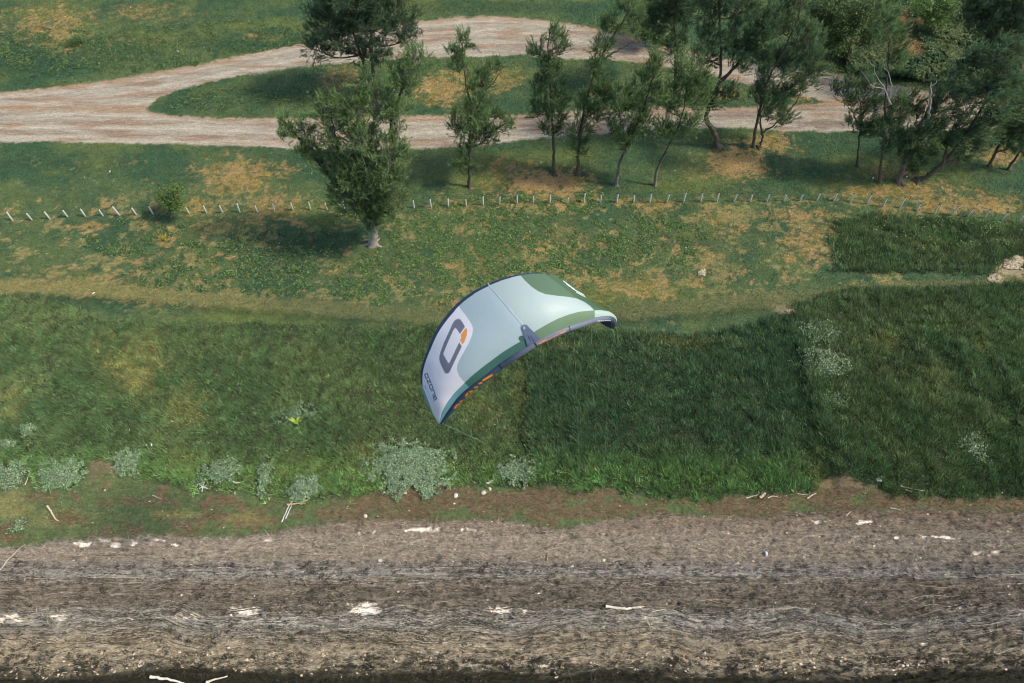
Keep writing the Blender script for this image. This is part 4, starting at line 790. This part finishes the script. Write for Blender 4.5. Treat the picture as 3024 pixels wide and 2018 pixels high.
s_ = q2(98, 850); e_ = q2(222, 1190); dd = (e_ - s_); lw = np.linalg.norm(dd); dd = dd / lw
# curve of the word: letters follow a slight arc
upv = np.array([.86, -.50])
for i, c in enumerate('OZONE'):
    f0 = i / 5.; off = np.array([-6, 0]) * 0 + np.array([4 * math.sin(math.pi * f0), -2 * math.sin(math.pi * f0)])
    LET += letters(c, s_ + dd * lw * (f0 + .01) + off, dd, upv, lw * .145, 26, 0, 3.6)
POS = Tq([(520,350),(512,400)])
def kite_colour(x, y, u, v):
    """print on the cloth, with a lighting difference painted in; x, y crop coordinates, u spanwise 0..1, v chordwise 0..1"""
    pale = C3(170, 190, 194); pale2 = C3(166, 184, 184); c = np.ones(x.shape + (3,)) * pale  # one cloth colour; the different lighting right of the strut is painted in
    stx = np.interp(y, [190, 560, 740], [757, 1082, 1200]); c[x > stx] = pale2
    low = y > band(x)
    c[low & (x <= stx + 40)] = np.array([.06, .16, .13]); c[low & (x > stx - 40) & (x <= 1745)] = np.array([.13, .21, .13])
    c[low & (x < 545) | (low & inside(x, y, [(540,1100),(585,1147),(300,1500),(300,1100)]))] = C3(112, 162, 170); c[low & (x > 1745)] = C3(160, 184, 178)
    wh = inside(x, y, WHITE) & ~low; c[wh] = C3(236, 234, 238)
    lt = (x < 300) & (y > 1100) & ~inside(x, y, WHITE); c[lt] = C3(120, 168, 168)
    g = inside(x, y, GREEN) & ~low; c[g] = np.array([.10, .175, .11])
    fold = g & (inside(x, y, [(1290,100),(1420,190),(1560,300),(1720,430),(2050,450),(2050,40),(1290,60)])); c[fold] = np.array([.07, .14, .085])
    ring = inside(x, y, RING) & wh
    sx, sy = .85, .53           # stripes run across, slanting
    X4 = (x / KS + 1200 - 1230) * 4.128; Y4 = (y / KS + 780 - 900) * 4.128
    ph = (X4 * .866 - Y4 * .50) / 17.2
    c[ring & ((ph % 1) < .78)] = C3(14, 44, 84)
    c[inside(x, y, ORAN)] = C3(240, 158, 82)
    for a, b, th in LET:
        c[(dseg(x, y, a, b) < th) & wh] = C3(26, 50, 80)
    # faint red mark and fine line under the word
    a, b = q2(104, 990), q2(118, 1028); c[(dseg(x, y, a, b) < 3) & wh] = C3(190, 120, 130)
    a, b = q2(122, 1035), q2(205, 1195); c[(dseg(x, y, a, b) < 1.6) & wh & (((y * .55) % 6) < 4)] = C3(150, 160, 190)
    # valve cover
    c[(np.hypot(x - 1066, y - 690) < 27)] = C3(60, 108, 84)
    # white lettering running over the far right of the cloth, seen almost edge on
    for a, b, th in ((( 1455,158),(1560,236),5),((1480,185),(1550,235),4),((1545,232),(1640,285),6),((1575,262),(1655,305),5),((1640,285),(1705,318),4),((1672,308),(1765,368),6),((1700,330),(1740,365),6),((1740,362),(1805,388),4)):
        c[(dseg(x, y, np.array(a, float), np.array(b, float)) < th * .62) & g] = C3(224, 230, 228)
    te = (v > .965) & (x < 1330) & ~lt; te |= (v > .93) & (x < 1000) & (y < 900); te |= (v > .95) & (x < 400) & (y < 1060); c[te & (v > np.interp(x, [130, 300, 700, 1000, 1330], [.965, .958, .967, .978, .992]))] = C3(44, 66, 90)
    return c
def ss(a): return np.broadcast_to(a, G.shape[:2])
uu = np.linspace(0, 1, NU)[:, None] * np.ones((1, NV)); v2 = np.ones((NU, 1)) * vv[0, :, 0][None]
acc = 0; gu = np.gradient(G, axis=0); gv = np.gradient(G, axis=1)
for a in (-.33, 0, .33):
    for b in (-.33, 0, .33):
        acc = acc + kite_colour(G[..., 0] + a * gu[..., 0] + b * gv[..., 0], G[..., 1] + a * gu[..., 1] + b * gv[..., 1], uu, v2)
KC = acc / 9
late = sstep(.885, .93, uu) * sstep(.35, .6, v2); # cloth that turns away at the right tip keeps the panel green
KC = KC * (1 - late[..., None]) + late[..., None] * C3(92, 132, 102)
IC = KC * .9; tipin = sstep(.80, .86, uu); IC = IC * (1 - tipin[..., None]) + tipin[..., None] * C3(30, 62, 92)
seam = np.zeros_like(uu)
KPb = KP - KN * .012
def grid_faces(nu, nv, off=0, flip=False):
    i = (np.arange(nu - 1)[:, None] * nv + np.arange(nv - 1)[None]).ravel() + off; q = [i, i + nv, i + nv + 1, i + 1]
    return np.stack(q[::-1] if flip else q, -1)
def rim(nu, nv, off):
    b = np.concatenate([np.arange(nu) * nv, (nu - 1) * nv + np.arange(1, nv), (np.arange(nu - 2, -1, -1)) * nv + nv - 1, np.arange(nv - 2, 0, -1)]); b2 = np.roll(b, -1)
    return np.stack([b, b2, b2 + off, b + off], -1)
def cloth_material():
    m, N, Lk, P = new_mat('kite_cloth'); a = N.new('ShaderNodeAttribute'); a.attribute_name = 'tint'; Lk.new(a.outputs['Color'], P.inputs['Base Color'])
    P.inputs['Roughness'].default_value = .5; P.inputs['Specular IOR Level'].default_value = .35
    t = N.new('ShaderNodeTexNoise'); t.inputs['Scale'].default_value = 5; t.inputs['Detail'].default_value = 3
    b = N.new('ShaderNodeBump'); b.inputs['Strength'].default_value = .12; b.inputs['Distance'].default_value = .05; Lk.new(t.outputs['Fac'], b.inputs['Height']); Lk.new(b.outputs[0], P.inputs['Normal'])
    g = N.new('ShaderNodeNewGeometry'); Lk.new(g.outputs['Position'], t.inputs['Vector'])
    return m
M_cloth = cloth_material()
ko = KP[NU // 2, 0]
kite = empty('power_kite', tuple(ko)); tag(kite, 'curved inflatable kite in pale blue, green and white flying over the grass', 'kite')
n0 = NU * NV
VV = np.concatenate([KP.reshape(-1, 3), KPb.reshape(-1, 3)]) - ko
FF = np.concatenate([grid_faces(NU, NV), grid_faces(NU, NV, n0, True), rim(NU, NV, n0)])
canopy = raw_mesh('canopy', VV, FF, 4, M_cloth, kite, np.concatenate([KC.reshape(-1, 3), IC.reshape(-1, 3)]), True)
# leading edge tube
LEo = np.array([(318,1480,2.5),(372,1408,2.18),(436,1325,1.83),(505,1240,1.5),(590,1162,1.2),(720,1066,.86),(875,942,.56),(1022,845,.33),(1192,735,.17),(1350,658,.2),(1484,601,.34),(1603,562,.57),(1738,519,.91),(1845,502,1.24),(1900,515,1.56),(1922,550,1.9),(1908,588,2.3)], float)
NT = 420; Lp = spline(LEo, NT); Pt = kp(Lp[:, 0], Lp[:, 1], Lp[:, 2]); tt = np.linspace(0, 1, NT)
Rt = np.interp(tt, [0, .03, .12, .3, .5, .7, .88, .97, 1], [.03, .07, .095, .105, .11, .10, .09, .08, .03])
Tn = np.gradient(Pt, axis=0); Tn /= np.linalg.norm(Tn, axis=1)[:, None]; vc = np.array([0, 0, CAMH]) - Pt; vc /= np.linalg.norm(vc, axis=1)[:, None]
Aa = np.cross(Tn, vc); Aa /= np.linalg.norm(Aa, axis=1)[:, None]; Ba = np.cross(Aa, Tn)     # Ba towards the sky side
SG = 72; th = np.linspace(0, 2 * np.pi, SG, endpoint=False)
ringp = Pt[:, None] + Rt[:, None, None] * (np.cos(th)[None, :, None] * Ba[:, None] + np.sin(th)[None, :, None] * Aa[:, None])
def crop_of(P):
    q = P - np.array([0, 0, CAMH]); d = q @ np.array([0, st, -ct]); return (1512 + FPX * q[..., 0] / d - 1200) * KS, (1009 - FPX * (q @ np.array([0, ct, st])) / d - 780) * KS
rx_, ry_ = crop_of(ringp)
tc = np.ones(ringp.shape) * C3(62, 76, 96)
tc = tc * (1 - sstep(.40, .5, tt)[:, None, None]) + sstep(.40, .5, tt)[:, None, None] * C3(104, 112, 128)
tc = tc * (1 - sstep(.80, .86, tt)[:, None, None]) + sstep(.80, .86, tt)[:, None, None] * C3(64, 76, 92)
lower = np.cos(th)[None, :] * np.ones((NT, 1)) < .35
OR = [((712,1078),(792,1030),9),((676,1108),(698,1100),8),((632,1146),(660,1136),7),((552,1220),(572,1190),9),((572,1190),(612,1178),8),((495,1276),(520,1268),6),((448,1334),(468,1306),8),((468,1306),(494,1298),7),
      ((1226,736),(1246,732),5),((1258,722),(1292,704),5),((1432,640),(1452,634),5),((1456,630),(1474,620),4),((1290,712),(1432,642),2.0)]
for a, b, r_ in OR: tc[(dseg(rx_, ry_, np.array(a, float), np.array(b, float)) < r_) & (np.cos(th)[None, :] > -.2)] = C3(238, 142, 36)
for cx_ in (583, 878, 1195, 1500):
    j = int(np.argmin(np.abs(Lp[:, 0] - cx_))); tc[max(0, j - 1):j + 1] = C3(28, 34, 44)
tc[(dseg(rx_, ry_, np.array([1775., 528]), np.array([1890., 524])) < 4) & ((rx_ % 17) < 12)] = C3(230, 234, 238)
iF = (np.arange(NT - 1)[:, None] * SG + np.arange(SG)[None]); iG = (np.arange(NT - 1)[:, None] * SG + ((np.arange(SG) + 1) % SG)[None])
tub = raw_mesh('leading_edge', ringp.reshape(-1, 3) - ko, np.stack([iF, iG, iG + SG, iF + SG], -1).reshape(-1, 4), 4, M_cloth, kite, tc.reshape(-1, 3), True)
# sleeve that laces the strut to the leading edge, lying proud of the cloth, and the strut itself
gc = .25 * (G[:-1, :-1] + G[1:, :-1] + G[:-1, 1:] + G[1:, 1:])
def proud(poly, h, name, colf, thick=True):
    msk = inside(gc[..., 0], gc[..., 1], poly) & (np.arange(NU - 1)[:, None] < int(NU * .85)); a, b = np.nonzero(msk); i = a * NV + b
    q = np.stack([i, i + NV, i + NV + 1, i + 1], -1); used, inv = np.unique(q, return_inverse=True)
    P = KP.reshape(-1, 3)[used] + KN.reshape(-1, 3)[used] * h; Gx = G.reshape(-1, 3)[used]
    return raw_mesh(name, P - ko, inv.reshape(-1, 4), 4, M_cloth, kite, colf(Gx[:, 0], Gx[:, 1]), True)
SLV = [(1068,582),(1078,566),(1095,558),(1113,562),(1150,600),(1200,648),(1240,700),(1120,760),(1105,700),(1086,640)]
def slcol(x, y):
    c = np.ones((len(x), 3)) * C3(92, 104, 128); n = fbm(x * .03, y * .10, 3, 3); c = c * (.8 + .45 * n)[:, None]
    c[np.hypot((x - 1092) / 9, (y - 590) / 14) < 1] = C3(166, 172, 182)
    for a, b in (((1125,660),(1150,710)),((1150,665),(1180,712))): c[dseg(x, y, np.array(a, float), np.array(b, float)) < 4] = C3(50, 62, 82)
    return c
proud([(752,184),(762,181),(1089,562),(1096,580),(1083,582),(1078,567)], .012, 'strut', lambda x, y: np.ones((len(x), 3)) * C3(190, 206, 210))
proud(SLV, .034, 'strut_sleeve', slcol)
# bridle lines
def line(P, r, name='bridle_line', col=(214, 220, 222)):
    m = MB(); m.tube(np.array(P) - ko, r, 5, np.array(C3(*col)), cap=False); m.build(name, M_post, kite)
bar = np.array([4.2, 4.0, 2.2])
tipL, tipR = Pt[3], Pt[-4]
line(spline([tipL, kp(450, 1530, 2.6), kp(520, 1562, 3.0)], 10), .0018); line(spline([kp(520, 1562, 3.0), kp(720, 1660, 4.0), kp(810, 1750, 6.0)], 10), .002)
line(spline([kp(810, 1750, 6.0), .5 * (kp(810, 1750, 6.0) + bar) + np.array([0, 0, -.4]), bar], 12), .0008)
j1, j2 = int(np.argmin(np.abs(Lp[:, 0] - 1500))), int(np.argmin(np.abs(Lp[:, 0] - 1715)))
line(spline([Pt[j1], kp(1500, 640, .9), kp(1560, 800, 2.6), .5 * (kp(1560, 800, 2.6) + bar)], 12), .0009); line(spline([Pt[j2], kp(1716, 660, 1.8), kp(1712, 760, 3)], 8), .002)
line(spline([tipR, kp(1925, 680, 2.8), kp(1895, 800, 3.6)], 8), .002); line(spline([kp(1895, 800, 3.6), .5 * (kp(1895, 800, 3.6) + bar), bar], 8), .0009)
